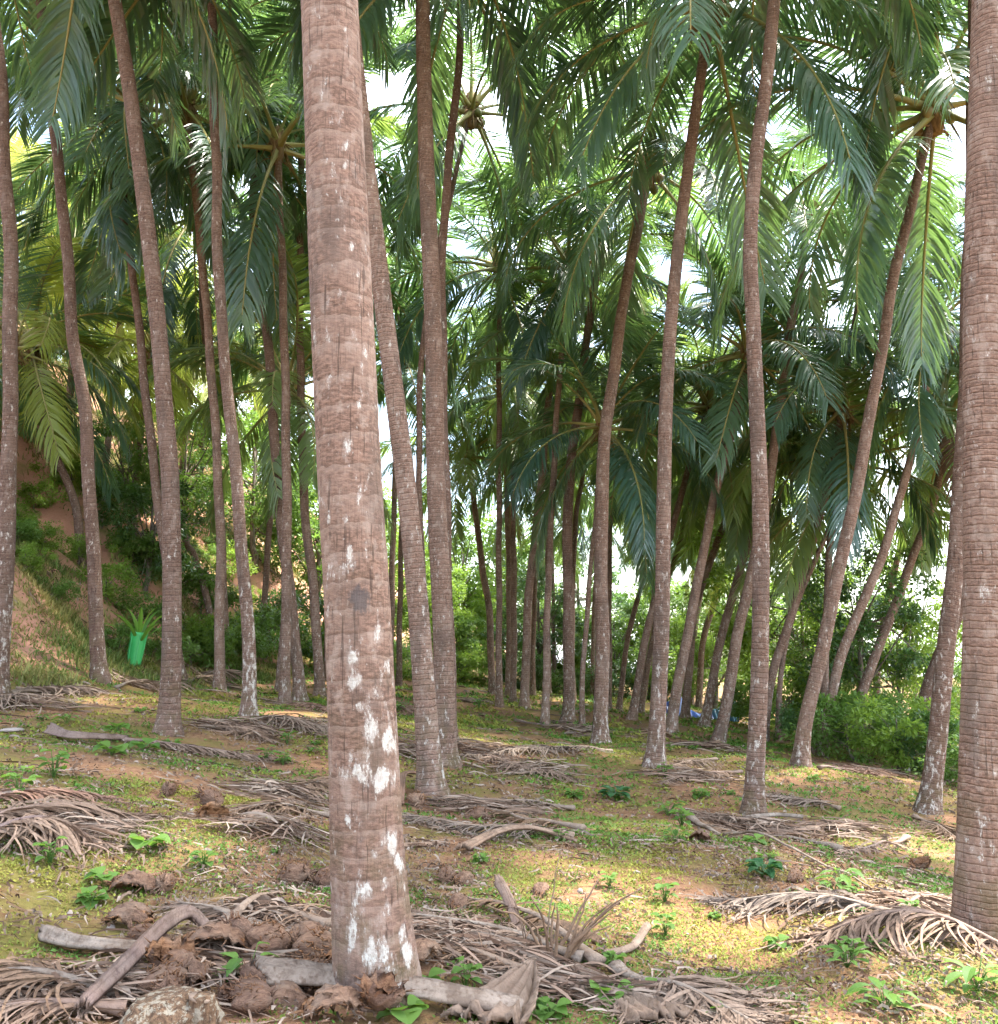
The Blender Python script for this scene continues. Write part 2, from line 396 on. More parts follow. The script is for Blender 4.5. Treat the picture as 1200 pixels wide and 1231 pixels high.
# ------------------------------------------------------------------ coconut fronds (shared meshes)
def frond_parts(L, e0, bend, seed, npair=84, lax=0.4):
    rs = np.random.RandomState(seed)
    n = 30; s = np.linspace(0, 1, n)
    e = np.radians(e0 - bend * s ** 1.25)
    yaw = rs.uniform(-.25, .25) * s ** 1.5
    d = np.stack([np.cos(e) * np.cos(yaw), np.cos(e) * np.sin(yaw), np.sin(e)], 1)
    P = np.vstack([[0, 0, 0], np.cumsum((d[1:] + d[:-1]) / 2 * L / (n - 1), axis=0)])
    rib = G(); V, Q = tube(P[:n - 1], 0.036 * (1 - s[:n - 1]) ** .8 + 0.006 + .05 * np.exp(-s[:n - 1] * 16), 5, (0, 1, 0)); rib.add(V, Q)
    # leaflets
    g = G(); Ps = []; Ws = []
    for side in (-1, 1):
        ss = np.linspace(.19, .995, npair) + rs.uniform(-.004, .004, npair)
        keep = (rs.rand(npair) > .05) & (np.sin(ss * rs.uniform(14, 30) + rs.uniform(0, 6)) > -.97)
        ss = np.clip(ss[keep], 0, 1); m = len(ss)
        q = (ss - .19) / .81
        base = np.stack([np.interp(ss, s, P[:, k]) for k in range(3)], 1)
        T = nrm(np.stack([np.interp(ss, s, d[:, k]) for k in range(3)], 1))
        S = nrm(np.cross(T, np.array([0, 0, 1.0]) + 1e-3)) * side; N = np.cross(S, T) * side
        N = np.where(N[:, 2:] < 0, -N, N)
        ln = L * .245 * (.42 + .58 * np.sin(np.pi * (.12 + .80 * q))) * rs.uniform(.86, 1.1, m)
        fw = (.30 + .70 * q + rs.normal(0, .07, m))[:, None]
        dr = nrm(T * fw + S * .8 + N * (.22 - .25 * lax + rs.normal(0, .08, m)[:, None]))
        k = 5; pts = [base]; dirs = [dr]
        for j in range(1, k):
            dr = nrm(dr + np.array([0, 0, -1.0]) * (lax * rs.uniform(.5, 1.2, m) * .62)[:, None] + rs.normal(0, .03, (m, 3)))
            pts.append(pts[-1] + dr * (ln / (k - 1))[:, None]); dirs.append(dr)
        pts = np.stack(pts, 1); dirs = np.stack(dirs, 1)
        tw = rs.normal(0, .35, m)[:, None, None]
        wv = T[:, None] - (T[:, None] * dirs).sum(-1, keepdims=True) * dirs
        wv = nrm(nrm(wv) + tw * np.cross(dirs, wv))
        w = .0220 * np.array([.55, 1.0, .95, .62, .06])[None, :, None] * (rs.uniform(.8, 1.15, m) * (.75 + .5 * np.sin(np.pi * q)))[:, None, None]
        Ps.append(pts); Ws.append(wv * w)
    V, Q = ribbons(np.concatenate(Ps), np.concatenate(Ws)); g.add(V, Q)
    return g, rib
CLASSES = [(78, 42, .10), (60, 72, .18), (42, 90, .26), (24, 92, .34), (6, 80, .41), (-14, 64, .48), (-40, 44, .57)]
FR = []          # per class: list of (leaf mesh, rib mesh, merged mesh)
for ci, (e0, bend, lax) in enumerate(CLASSES):
    row = []
    for sd in range(3):
        g, rib = frond_parts(4.6, e0, bend, 100 + ci * 10 + sd, lax=lax)
        lm = g.mesh('frond', [M['frond']], False); rm = rib.mesh('midrib', [M['midrib']])
        for V, Q in zip(rib.V, rib.Q): g.add(V, Q, 1)
        row.append((lm, rm, g.mesh('frond', [M['frond'], M['midrib']], False)))
    FR.append(row)
def nut_mesh():
    g = G(); n = 9; t = np.linspace(0, 1, n)
    P = np.stack([t * 0, t * 0, -t * .26], 1)
    V, Q = tube(P, .105 * np.sin(np.pi * (.04 + .92 * t)) ** .7, 10); g.add(V, Q)
    return g.mesh('coconut', [M['nut']])
mm = NT('green_coconut'); M['nut'] = mm.done(mm.pbr(mm.mix(mm.rnd(), (.10, .12, .03), (.22, .13, .06)), .45))
NUT = nut_mesh()
def sheath_mesh():
    rs = np.random.RandomState(3); g = G(); t = np.linspace(0, 1, 8)
    P = np.stack([0 * t, 0 * t, -.45 + 1.0 * t], 1)
    V, Q = tube(P, .11 + .09 * np.sin(np.pi * t) ** 1.2, 12, wob=1 + rs.normal(0, .10, (8, 12))); g.add(V, Q)
    for i in range(26):
        a = rs.uniform(0, 6.28); h = rs.uniform(-.4, .3); k = 4; tt = np.linspace(0, 1, k)[:, None]
        p0 = np.array([math.cos(a) * .16, math.sin(a) * .16, h]); dd = np.array([math.cos(a) * .28, math.sin(a) * .28, rs.uniform(-.5, .1)])
        pts = p0 + dd * tt + np.array([0, 0, -.2]) * tt ** 2
        V, Q = tube(pts, .018 * (1 - tt[:, 0]) + .004, 4); g.add(V, Q)
    return g.mesh('crown_sheath', [M['fibre']])
SHEATH = sheath_mesh()

def set_mat(o, mat):
    for sl_ in o.material_slots[:1]:
        sl_.link = 'OBJECT'; sl_.material = mat
def crown(root, top, tan, seed, n=24, scale=1.0, mat=None, detail=True, nuts=0, dead=1, old=1.0):
    rs = np.random.RandomState(seed)
    obj('crown_sheath', SHEATH, root, top, (0, 0, rs.uniform(0, 6)), .95 * scale)
    lean = Vector((tan[0], tan[1], 0)) * .35
    az0 = rs.uniform(0, 6.28)
    for i in range(n):
        a = (i + .5) / n
        c = min(6, int(7 * min(.999, a ** (1.05 / old) * 1.0)))
        az = az0 + i * 2.39996 + rs.normal(0, .18)
        lm, rm, mg = FR[c][rs.randint(3)]
        sc = scale * rs.uniform(.86, 1.1) * (.78 if c == 0 else 1)
        loc = (top[0] + .09 * math.cos(az), top[1] + .09 * math.sin(az), top[2] + .28 - .42 * a)
        rot = (rs.normal(0, .22), rs.normal(0, .10), az)
        f = obj('frond', lm if detail else mg, root, loc, rot, sc)
        is_dead = c >= 5 and rs.rand() < .014 * dead
        if is_dead: set_mat(f, M['frond_dead'])
        elif mat: set_mat(f, M[mat])
        if detail:
            r_ = obj('midrib', rm, f)
            if is_dead: set_mat(r_, M['dry_brown'])
    for i in range(nuts):
        az = rs.uniform(0, 6.28)
        obj('coconut', NUT, root, (top[0] + .27 * math.cos(az), top[1] + .27 * math.sin(az), top[2] - .02 - .22 * rs.rand()),
            (rs.normal(0, .4), rs.normal(0, .4), az), rs.uniform(.85, 1.1))

LICH_T1 = [(430, 1113, 15, 24), (446, 1145, 11, 26), (462, 1143, 8, 14), (433, 1012, 4, 8), (449, 1027, 7, 8), (471, 1015, 6, 20), (442, 1068, 8, 11),
           (478, 1040, 5, 14), (484, 1120, 4, 11), (490, 1150, 5, 18), (448, 868, 12, 26), (436, 930, 17, 22), (460, 935, 14, 18), (468, 890, 8, 18),
           (452, 838, 6, 9), (424, 822, 8, 8), (433, 850, 5, 8), (487, 1188, 7, 9), (462, 1062, 5, 9), (418, 985, 4, 8), (442, 980, 3, 5), (455, 763, 4, 12),
           (426, 788, 6, 6), (420, 663, 4, 8), (417, 625, 3, 6), (395, 625, 4, 8), (419, 724, 3, 6), (465, 800, 4, 12), (434, 590, 3, 7), (432, 488, 4, 8),
           (417, 560, 2, 5), (417, 173, 4, 7), (415, 200, 3, 5), (423, 295, 4, 6), (408, 350, 4, 8), (415, 275, 4, 8), (414, 35, 2, 5)]
def trunk_mesh(P0, rad_of, ring_gap, near, seed, lichen=.0, flare=.45, lich_side=0.0, special=None, shade=None):
    """P0 control points (world), rad_of(z-along 0..1, point) radius"""
    rs = np.random.RandomState(seed)
    L = np.sum(np.linalg.norm(np.diff(P0, axis=0), axis=1))
    step = {2: .022, 1: .06, 0: .22}[near]; sides = {2: 56, 1: 18, 0: 10}[near]
    n = max(12, int(L / step)); P, s = resample(P0, n)
    # ring phase with uneven spacing
    gaps = np.interp(s, np.linspace(0, L, 60), ring_gap * rs.uniform(.65, 1.45, 60))
    ring = np.r_[0, np.cumsum(np.diff(s) / gaps[1:])]
    r = rad_of(s, P)
    r = r * (1 + flare * np.exp(-s / .16) + .14 * np.exp(-s / .6))
    saw = ring % 1.0
    an = np.arange(sides) / sides * 2 * np.pi
    wob = np.ones((n, sides))
    if near: wob = wob * (1 + ((.007 if special else .014) if near == 2 else .022) * (saw - .5))[:, None]
    for k in range(5):
        wob = wob + .008 * np.sin(an[None] * (k + 1) + s[:, None] * rs.uniform(.5, 4) + rs.uniform(0, 6))
    if near == 2:
        for k in range(6):
            wob = wob + .006 * np.exp(-s[:, None] / 1.2) * np.sin(an[None] * (5 + 2 * k) + rs.uniform(0, 6) + .9 * np.sin(s[:, None] * rs.uniform(2, 6)))
        wob = wob + rs.normal(0, .0025, (n, sides))
    sway = np.stack([np.sin(s * 2.3 + seed), np.cos(s * 1.7 + seed * 2), 0 * s], 1) * .012
    P = P + sway * (near < 2)
    P = P.copy(); ext = P[:1] - np.array([[0, 0, .25]])
    Pe = np.vstack([ext, P]); re = np.r_[r[0] * 1.05, r]; we = np.vstack([wob[:1], wob]); se = np.r_[0, s]; rg = np.r_[0, ring]
    V, Q = tube(Pe, re, sides, (0, -1, 0), wob=we)
    ex = lambda a: np.repeat(np.r_[a[0], a, a[-1]], sides)
    sv = ex(se)
    ang = np.tile(np.arange(sides) / sides * 2 * np.pi + math.pi, len(V) // sides)
    li = lichen * 1.0 * np.exp(-sv / 2.2) + .03 + .06 * np.sin(ang) * lich_side * np.exp(-sv / 5)
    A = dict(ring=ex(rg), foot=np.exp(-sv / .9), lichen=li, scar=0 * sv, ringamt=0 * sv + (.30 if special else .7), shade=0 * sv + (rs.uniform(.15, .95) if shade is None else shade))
    if special:
        px, py, dep = proj(V); front = np.cos(ang) > -.15
        f = np.full(len(V), -.6)
        for cx, cy, rx, ry in LICH_T1:
            q = np.sqrt(((px - cx) / rx) ** 2 + ((py - cy) / ry) ** 2)
            f = np.maximum(f, np.where(front, .62 - .40 * q, -.6))
        A['lichen'] = np.maximum(li, np.clip(f, -.6, .45))
        q = np.sqrt(((px - 433) / 11) ** 2 + ((py - 719) / 15) ** 2)
        A['scar'] = np.where(front, np.clip(1.0 - .5 * q, 0, 1), 0)
    g = G(); g.add(V, Q, 0, **A)
    T = nrm(P[-1] - P[-4])
    return g, P[-1], T

def palm(base, pts, wpx, label, top=None, H=None, seed=0, near=1, gap=.062, taper=.72, n=22, scale=1.0, mat=None, nuts=0,
         lichen=.12, side=0.0, d=None, special=None, flare=.55, dead=0, group=None, old=1.0, detail=True, dz=0.0, shade=None):
    b = ground(*base) if d is None else on(base[0], d)
    d = b[1]
    if d > 19: n = min(n, 20); scale *= .94
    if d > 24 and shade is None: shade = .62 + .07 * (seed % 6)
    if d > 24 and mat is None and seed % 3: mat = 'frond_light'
    P = [b] + [at_depth(x, y, d) for x, y in pts]
    if top: P.append(at_depth(top[0], top[1], d))
    elif H:
        v = nrm(P[-1] - P[-2] if P[-1][2] - P[-2][2] > .4 else P[-1] - P[0])
        zt = b[2] + H
        for k in range(40):
            if P[-1][2] >= zt: break
            v = nrm(v * .93 + np.array((0, 0, .07))); P.append(P[-1] + v * min(.9, max(.15, (zt - P[-1][2]))))
    P = np.array(P)
    if dz: P[:, 1] += dz * np.linspace(0, 1, len(P)) ** 1.5
    mid = P[min(len(P) - 1, 2)]; depm = mid[1] * cP + (mid[2] - CAM_H) * sP
    rm = wpx / 2 * depm / F
    L = np.sum(np.linalg.norm(np.diff(P, axis=0), axis=1)); sm = np.linalg.norm(mid - P[0])
    if callable(taper): rad = taper
    else:
        def rad(s, p): return rm * np.interp(s, [0, sm, L], [1.04, 1.0, taper])
    g, tp, tan = trunk_mesh(P, rad, gap, near, seed, lichen, flare, side, special, shade)
    root = thing('palm_tree', b, label, 'palm tree', group)
    obj('trunk', g.mesh('trunk', [M['trunk']], True, b), root)
    crown(root, tp - b, tan, seed + 1000, n, scale, mat, detail, nuts, dead, old)
    return root

def t1_rad(s, p):
    x, y, dep = proj(p)
    return np.interp(y, [-3000, -600, 0, 200, 400, 600, 800, 1000, 1100, 1200], [30, 60, 68, 71, 75, 77, 79, 83, 87, 93]) / 2 * dep / F
palm((455, 1193), [(447, 1100), (441, 1000), (435, 860), (428, 700), (422, 600), (412, 400), (404, 200), (396, 0)], 80,
     'thick foreground coconut palm trunk with big white lichen patches and a dark oval scar', H=15, seed=1, shade=.82, near=2, gap=.135, taper=t1_rad, special=1, lichen=.04, flare=.05)
def t37_rad(s, p):
    x, y, dep = proj(p)
    return np.interp(y, [-3000, -600, 0, 400, 800, 1000, 1130], [20, 40, 45, 47, 49, 49, 51]) / 2 * dep / F
palm((1174, 1128), [(1178, 1000), (1184, 800), (1184, 600), (1183, 400), (1186, 250), (1193, 0)], 49,
     'thick ringed palm at the right edge with a dry frond at its foot', H=14.5, seed=2, shade=0.75, near=2, gap=.05, taper=t37_rad, lichen=.05, flare=.06)
palm((519, 955), [(515, 900), (508, 800), (500, 700), (490, 600), (478, 500), (465, 400), (453, 300), (441, 200), (430, 100), (420, 0)], 26,
     'palm leaning left just right of the thick foreground trunk, lichen down its right side', H=14, seed=3, shade=0.7, near=2, lichen=.10, side=1.4)
palm((534, 917), [(534, 810), (530, 700), (525, 600), (521, 400), (517, 300), (513, 200), (510, 100), (508, 0)], 24,
     'straight finely ringed palm with a thinner trunk pressed against its right side', H=14.5, seed=4, shade=0.55, near=2, lichen=.06)
palm((543, 893), [(541, 810), (538, 700), (533, 500), (531, 350), (533, 280), (539, 200), (550, 100), (554, 0)], 13,
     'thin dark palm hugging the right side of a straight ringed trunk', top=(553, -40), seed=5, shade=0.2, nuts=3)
palm((521, 858), [(514, 760), (507, 680), (504, 560), (506, 450), (520, 330)], 8,
     'slender palm in the gap between the two trunks right of the foreground palm', top=(566, 135), seed=6, d=21, nuts=4)
palm((384, 838), [(383, 800), (378, 720), (366, 600), (361, 420), (361, 300)], 11,
     'slim palm with a bend at knee height, immediately left of the thick foreground trunk', top=(362, 165), seed=7)
palm((360, 842), [(358, 800), (347, 700), (335, 590), (322, 410), (309, 300), (305, 215)], 13,
     'palm with a bent foot and lichen streaks, second trunk left of the foreground palm', top=(322, 92), seed=8, shade=0.4, nuts=3, lichen=.16)
palm((313, 806), [(318, 720), (325, 620), (331, 520)], 7, 'thin straight grey palm far back, left of a palm with a bent foot', top=(334, 380), seed=9, d=31)
palm((337, 810), [(340, 760), (342, 700)], 7, 'thin far palm showing only near the ground between two closer left palms', top=(346, 470), seed=10, d=25)
palm((300, 862), [(300, 810), (294, 700), (286, 600), (277, 500), (268, 410), (262, 300), (260, 200), (257, 100), (254, 0)], 15,
     'tall palm with a white lichen-covered lower trunk in a heap of dry fronds', H=14.8, seed=11, shade=0.45, near=1, lichen=.24, side=1.2)
palm((270, 810), [(270, 740), (267, 660), (263, 570), (254, 470), (245, 390), (241, 320)], 9,
     'slim dark palm between the white-footed palm and the curved grey trunk', top=(234, 262), seed=12)
palm((202, 882), [(206, 800), (207, 700), (205, 590), (198, 490), (190, 390), (177, 270), (164, 170), (154, 95), (138, 0)], 22,
     'tall ringed palm leaning left over bare red soil, largest trunk on the left', H=13.8, seed=13, shade=0.3, near=2, lichen=.03, gap=.07)
palm((217, 815), [(206, 720), (191, 610), (178, 500), (168, 400), (156, 300), (148, 250)], 11,
     'dark leaning palm mostly hidden behind the big ringed palm on the left', top=(163, 128), seed=14, d=22, nuts=3)
palm((120, 818), [(118, 790), (114, 700), (108, 590), (101, 490), (88, 400), (80, 300), (71, 200), (57, 100)], 16,
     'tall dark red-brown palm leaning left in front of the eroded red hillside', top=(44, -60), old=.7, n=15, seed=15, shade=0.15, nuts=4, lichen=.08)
palm((-2, 840), [(3, 760), (6, 700), (10, 600), (13, 400), (12, 300), (6, 200), (0, 90), (-10, 0)], 19,
     'white-mottled palm cut by the left edge of the view', H=15.5, old=.7, n=14, seed=16, shade=0.25, lichen=.20)
palm((12, 785), [(13, 740), (13, 690)], 9, 'short visible brown trunk behind the white-mottled palm at the left edge', top=(16, 420), seed=17, d=24)
palm((107, 797), [(104, 733), (98, 667), (93, 617), (82, 583), (66, 545), (50, 493)], 11,
     'crooked pale grey palm at the foot of the hill with a yellow-green crown', top=(40, 415), seed=18, mat='frond_yellow', nuts=3, lichen=.14, n=20, scale=.92, d=25)
palm((260, 800), [(256, 760), (247, 710), (233, 667), (217, 628)], 8,
     'leaning grey palm with yellow-green crown behind the big ringed palm on the left', top=(182, 425), seed=19, mat='frond_yellow', lichen=.14, n=20, d=29, scale=.9)
palm((592, 830), [(588, 733), (580, 683), (572, 617)], 8, 'thin far palm leaning left beside pale green trees at the middle', top=(563, 548), seed=20, d=37)
palm((611, 840), [(612, 780), (612, 700), (609, 580)], 7, 'left one of two thin straight palms standing side by side in the middle distance', top=(604, 478), seed=21, d=36)
palm((617, 844), [(618, 780), (618, 700), (617, 580)], 7, 'right one of two thin straight palms standing side by side in the middle distance', top=(622, 462), seed=22, d=34)
palm((631, 852), [(632, 800), (637, 700), (645, 633), (655, 533), (661, 460)], 10, 'slim palm leaning slightly right, next to the two thin side-by-side palms', top=(667, 398), seed=23)
palm((660, 838), [(659, 740), (658, 640)], 5, 'very thin pale palm in the far rows left of the two leaning middle palms', top=(656, 555), seed=24, d=40)
palm((683, 868), [(684, 810), (683, 700), (683, 600), (690, 530), (703, 430), (713, 355)], 13, 'mid-distance palm with a brown dry tuft beside its foot', top=(722, 300), seed=25, nuts=2, lichen=.16)
palm((688, 846), [(688, 740), (692, 630), (700, 575)], 6, 'thin far palm half hidden behind the palm with a brown dry tuft at its foot', top=(708, 520), seed=26, d=36)
palm((698, 846), [(702, 790), (708, 710), (715, 630)], 6, 'thin palm leaning right between the two stout middle palms', top=(724, 515), seed=27, d=25)
palm((722, 893), [(724, 800), (723, 633), (728, 520), (742, 420), (754, 333), (767, 277)], 16, 'stout middle palm with speckled foot, its upper trunk curving to the right', top=(779, 205), seed=28, dead=0, shade=0.6, nuts=4, lichen=.16, side=.4)
palm((731, 852), [(732, 790), (733, 640), (740, 560), (752, 480)], 7, 'thin palm right behind the stout middle palm that curves right at the top', top=(760, 432), seed=29, d=32)
palm((743, 848), [(752, 785), (765, 725), (787, 650)], 6, 'thin pale grey palm slanting right left of the tall lichen-footed palm', top=(806, 560), seed=30, d=34)
palm((760, 865), [(772, 790), (788, 717), (808, 635), (825, 573)], 9, 'long slanting palm that crosses behind the tall lichen-footed palm', top=(851, 490), seed=31, nuts=2)
palm((769, 857), [(781, 790), (795, 720), (812, 670)], 7, 'short thin slanting palm close behind the long slanting one', top=(834, 588), seed=32)
palm((787, 921), [(794, 800), (797, 690), (798, 600), (801, 480), (807, 383), (817, 283), (829, 190), (840, 110)], 18,
     'tall lichen-footed middle palm with its dark crown at the top of the view', top=(856, 5), seed=33, dead=0, shade=0.55, near=2, lichen=.18, side=.5, nuts=3)
palm((806, 882), [(818, 807), (827, 760), (841, 690), (856, 610), (876, 533), (888, 483)], 12, 'slanting palm in front of the left end of the blue tarpaulin', top=(899, 425), seed=34, nuts=2)
palm((822, 866), [(832, 760), (843, 705), (866, 643), (885, 593)], 9, 'slanting palm just behind the one at the left end of the blue tarpaulin', top=(899, 535), seed=35, d=30)
palm((838, 832), [(845, 775), (863, 710)], 7, 'thin pale slanting palm with drooping yellowish fronds', top=(884, 640), seed=36, mat='frond_yellow', d=38, n=18, scale=.8)
palm((847, 873), [(860, 800), (876, 733), (900, 653), (915, 600)], 10, 'slanting palm with a white foot standing before the middle of the blue tarpaulin', top=(935, 520), seed=37, lichen=.22)
palm((863, 894), [(879, 815), (889, 750), (906, 680), (927, 567), (936, 500), (948, 410), (962, 333)], 13, 'mossy-footed palm slanting right behind the wavy dark trunk', top=(972, 262), seed=38, nuts=3)
palm((906, 980), [(913, 810), (915, 700), (914, 600), (910, 500), (906, 400), (902, 300), (908, 200), (921, 100), (931, 0)], 20,
     'tall wavy S-shaped palm with a dark smooth trunk right of centre', H=13.8, seed=39, shade=0.4, near=2, lichen=.14)
palm((913, 868), [(930, 805), (950, 743), (967, 683), (982, 633), (997, 577)], 10, 'slim slanting palm emerging from behind the wavy S-shaped trunk', top=(1012, 492), seed=40, d=24, nuts=2)
palm((963, 920), [(970, 863), (988, 780), (1010, 683), (1027, 600), (1043, 517), (1062, 410), (1078, 318)], 16,
     'right-leaning palm with a wide open crown of coconuts high on the right', top=(1124, 132), seed=41, shade=0.6, near=1, nuts=7, n=22, scale=1.12)
palm((982, 907), [(993, 863), (1008, 800), (1027, 750), (1047, 700), (1067, 650), (1090, 567), (1108, 497)], 12, 'pale-footed right-leaning palm, directly right of the one with the wide open crown', top=(1124, 395), seed=42, shade=0.85, nuts=3, lichen=.2)
palm((1011, 896), [(1037, 830), (1067, 750), (1093, 683), (1120, 607), (1132, 560)], 11, 'strongly right-leaning palm by the bushes with reddish dry fronds in its crown', top=(1141, 505), seed=43, dead=6)
palm((1116, 977), [(1126, 890), (1135, 807), (1146, 700), (1153, 620), (1157, 560), (1162, 450), (1167, 300)], 21,
     'dark white-blotched palm just left of the thick right-edge trunk', H=14, seed=44, shade=0.3, near=1, lichen=.2)
palm((1094, 928), [(1104, 880), (1122, 813), (1158, 717)], 17, 'leaning dark palm crossing behind the white-blotched palm on the right', H=11.5, seed=45, shade=0.1, near=1)
palm((930, 842), [(945, 770), (980, 673), (1000, 627)], 6, 'thin pale far palm seen between slanting trunks on the right', top=(1022, 560), seed=46, d=25)

# palms of the far rows and on the hill: crowns that close the canopy
rsF = np.random.RandomState(77)
def far_palm(px, d, H, label, group, mat=None, lean=.1, seed=0, wr=.11, n=15, scale=1.0, near=0):
    b = on(px, d); rs = np.random.RandomState(seed + 500)
    az = rs.uniform(-.6, .6); ln = lean * H
    P = np.array([b, b + (ln * .15, 0, H * .3), b + (ln * .5, az, H * .65), b + (ln, az * 2, H)])
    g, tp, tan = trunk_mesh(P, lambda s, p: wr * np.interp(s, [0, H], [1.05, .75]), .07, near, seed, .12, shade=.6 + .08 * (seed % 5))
    root = thing('palm_tree', b, label, 'palm tree', group)
    obj('trunk', g.mesh('trunk', [M['trunk']], True, b), root)
    crown(root, tp - b, tan, seed + 2000, n, scale, mat, False, 0, 0)
k = 0
for px, d, H, lean in ((480, 34, 12.0, 0), (640, 38, 10.5, .05), (712, 43, 10.0, .05), 
                       (830, 43, 10, .15), (666, 46, 9, 0), (730, 46, 9, .05), (780, 46, 9, .1)):
    far_palm(px, d, H, 'thin distant palm in the crowded far middle rows, fronds merging into the canopy', 'palms of the far middle rows', 'frond_light' if k % 3 else None, lean, k, .10); k += 1
for px, d, H, lean in ((1048, 31, 9.5, .2), (1180, 27, 9, .2)):
    far_palm(px, d, H, 'distant palm behind the leafy bushes on the right, merged into the canopy', 'palms behind the bushes on the right', None, lean, k); k += 1
for px, d, H, lean in ((395, 30, 12, -.05),  (345, 21, 13.0, -.05), (430, 27, 12.5, -.05), (205, 24, 13.2, -.1), (265, 22, 13.6, -.08)):
    far_palm(px, d, H, 'shaded palm in the dense dark left canopy, its trunk hidden behind closer palms', 'palms of the dark left canopy', None, lean, k); k += 1
for px, d, H, lean in ((62, 28, 7.2, 0), (150, 31, 7.0, .05), (30, 31, 5.6, -.1), (112, 33, 5.2, .05), (75, 40, 6.0, 0), (205, 36, 6.0, .05), (-30, 36, 5.5, 0), (150, 44, 6.5, .1), (250, 42, 7, 0), (300, 48, 8, 0)):
    far_palm(px, d, H + 1.2, 'sunlit yellow-green palm growing on the hillside on the left, behind the dark trunks', 'sunlit palms on the hillside', 'frond_yellow', lean, k, .11, 18, .85); k += 1
for px, d, H, lean in ((655, 25, 12.4, .06), (985, 24, 12.5, .15), (600, 28, 12.8, 0), (470, 30, 13.0, 0)):
    far_palm(px, d, H, 'tall palm high in the upper canopy, its slim trunk lost among closer ones', 'palms of the upper canopy', None, lean, k, .095); k += 1

# ------------------------------------------------------------------ broad-leaved trees, bushes
def leaf_quads(C, D, U, ln, wd):
    """diamond leaves: centres C, direction D, side U"""
    a = C - D * ln[:, None] * .5; b = C + U * wd[:, None] * .5 - D * ln[:, None] * .05
    c = C + D * ln[:, None] * .5; d = C - U * wd[:, None] * .5 - D * ln[:, None] * .05
    V = np.stack([a, b, c, d], 1).reshape(-1, 3)
    Q = np.arange(len(C) * 4).reshape(-1, 4)
    return V, Q
def rand_dirs(rs, n): return nrm(rs.normal(0, 1, (n, 3)))
def broadleaf(seed, h, r, trunk_h, nclump, nleaf, leaf, mat, wr=.09, squash=1.0, droop=.25, fill=0.35):
    """returns (wood mesh, foliage mesh): tapered trunk with limbs and leaf clumps spread through an uneven crown"""
    rs = np.random.RandomState(seed); wood = G(); fol = G()
    cz = (h + trunk_h) / 2; rz = (h - trunk_h) / 2
    C = []
    while len(C) < nclump:
        d = rand_dirs(rs, 1)[0]; rad = rs.uniform(fill, 1) ** .6
        lump = 1 + .28 * math.sin(3 * math.atan2(d[1], d[0]) + seed) * (1 - abs(d[2])) + .18 * math.sin(5 * d[2] + seed * 2)
        C.append(np.array([d[0] * r * rad * lump, d[1] * r * rad * lump * squash, cz + d[2] * rz * rad * lump]))
    C = np.array(C); C[:, 2] = np.maximum(C[:, 2], trunk_h * .4 + .1)
    fork = np.array([rs.normal(0, .12), rs.normal(0, .12), trunk_h * .8 + .2])
    P, _ = resample(np.array([[0, 0, -.2], [rs.normal(0, .08), rs.normal(0, .08), trunk_h * .4], fork, [fork[0] * 1.5, fork[1] * 1.5, cz + rz * .3]]), 14)
    V, Q = tube(P, np.linspace(wr * 1.25, wr * .3, 14), 8); wood.add(V, Q)
    for c in C[::3]:
        st = fork + (np.array([fork[0] * 1.5, fork[1] * 1.5, cz]) - fork) * rs.uniform(0, 1)
        md = (st + c) / 2 + np.array([0, 0, .08 * h * rs.uniform(-.5, 1)])
        P, _ = resample(np.array([st, md, c]), 8)
        V, Q = tube(P, np.linspace(wr * .42, wr * .08, 8), 5); wood.add(V, Q)
    per = nleaf // nclump; cr = 1.25 * r / nclump ** .42
    for c in C:
        m = int(per * rs.uniform(.6, 1.4)); sz = cr * rs.uniform(.6, 1.25)
        off = rand_dirs(rs, m) * (rs.uniform(.15, 1, m) ** .5)[:, None] * sz * np.array([1, 1, .72])
        pos = c + off
        out = nrm(nrm(off) + .5 * rand_dirs(rs, m) + np.array([0, 0, -droop]))
        up = nrm(rand_dirs(rs, m) * .7 + np.array([0, 0, 1.0]) + nrm(off) * .6)
        side = nrm(np.cross(out, up))
        l = leaf * rs.uniform(.6, 1.3, m)
        V, Q = leaf_quads(pos, out, side, l, l * rs.uniform(.38, .55, m))
        tone = np.repeat(np.clip(rs.uniform(.0, .55) + rs.normal(0, .2, m), 0, 1), 4)
        fol.add(V, Q, 0, tone=tone)
    return wood.mesh('trunk', [M['bark']]), fol.mesh('crown', [M[mat]], False)
TREES = {
    'light': [broadleaf(11, 6.5, 2.6, 1.6, 46, 8200, .17, 'leaf_light'), broadleaf(12, 5.2, 2.4, .8, 42, 7800, .16, 'leaf_light')],
    'dark': [broadleaf(21, 7.5, 2.8, 1.8, 50, 8600, .20, 'leaf_dark', .13), broadleaf(22, 6.0, 2.7, 1.0, 46, 8600, .19, 'leaf_dark', .12)],
    'mid': [broadleaf(31, 6.5, 2.6, 1.3, 46, 8200, .18, 'leaf_mid', .1), broadleaf(32, 4.6, 2.2, .6, 42, 7800, .17, 'leaf_mid', .08)],
    'bush_light': [broadleaf(41, 2.2, 1.5, .15, 30, 5200, .13, 'leaf_light', .04), broadleaf(42, 1.7, 1.4, .1, 28, 4600, .12, 'leaf_light', .04)],
    'bush_dark': [broadleaf(51, 2.2, 1.6, .15, 30, 5400, .14, 'leaf_dark', .04), broadleaf(52, 1.6, 1.5, .1, 28, 4800, .13, 'leaf_dark', .04)],
    'bush_mid': [broadleaf(61, 2.0, 1.5, .15, 30, 5200, .13, 'leaf_mid', .04), broadleaf(62, 1.4, 1.4, .1, 28, 4600, .12, 'leaf_mid', .04)],
}
rsT = np.random.RandomState(9)
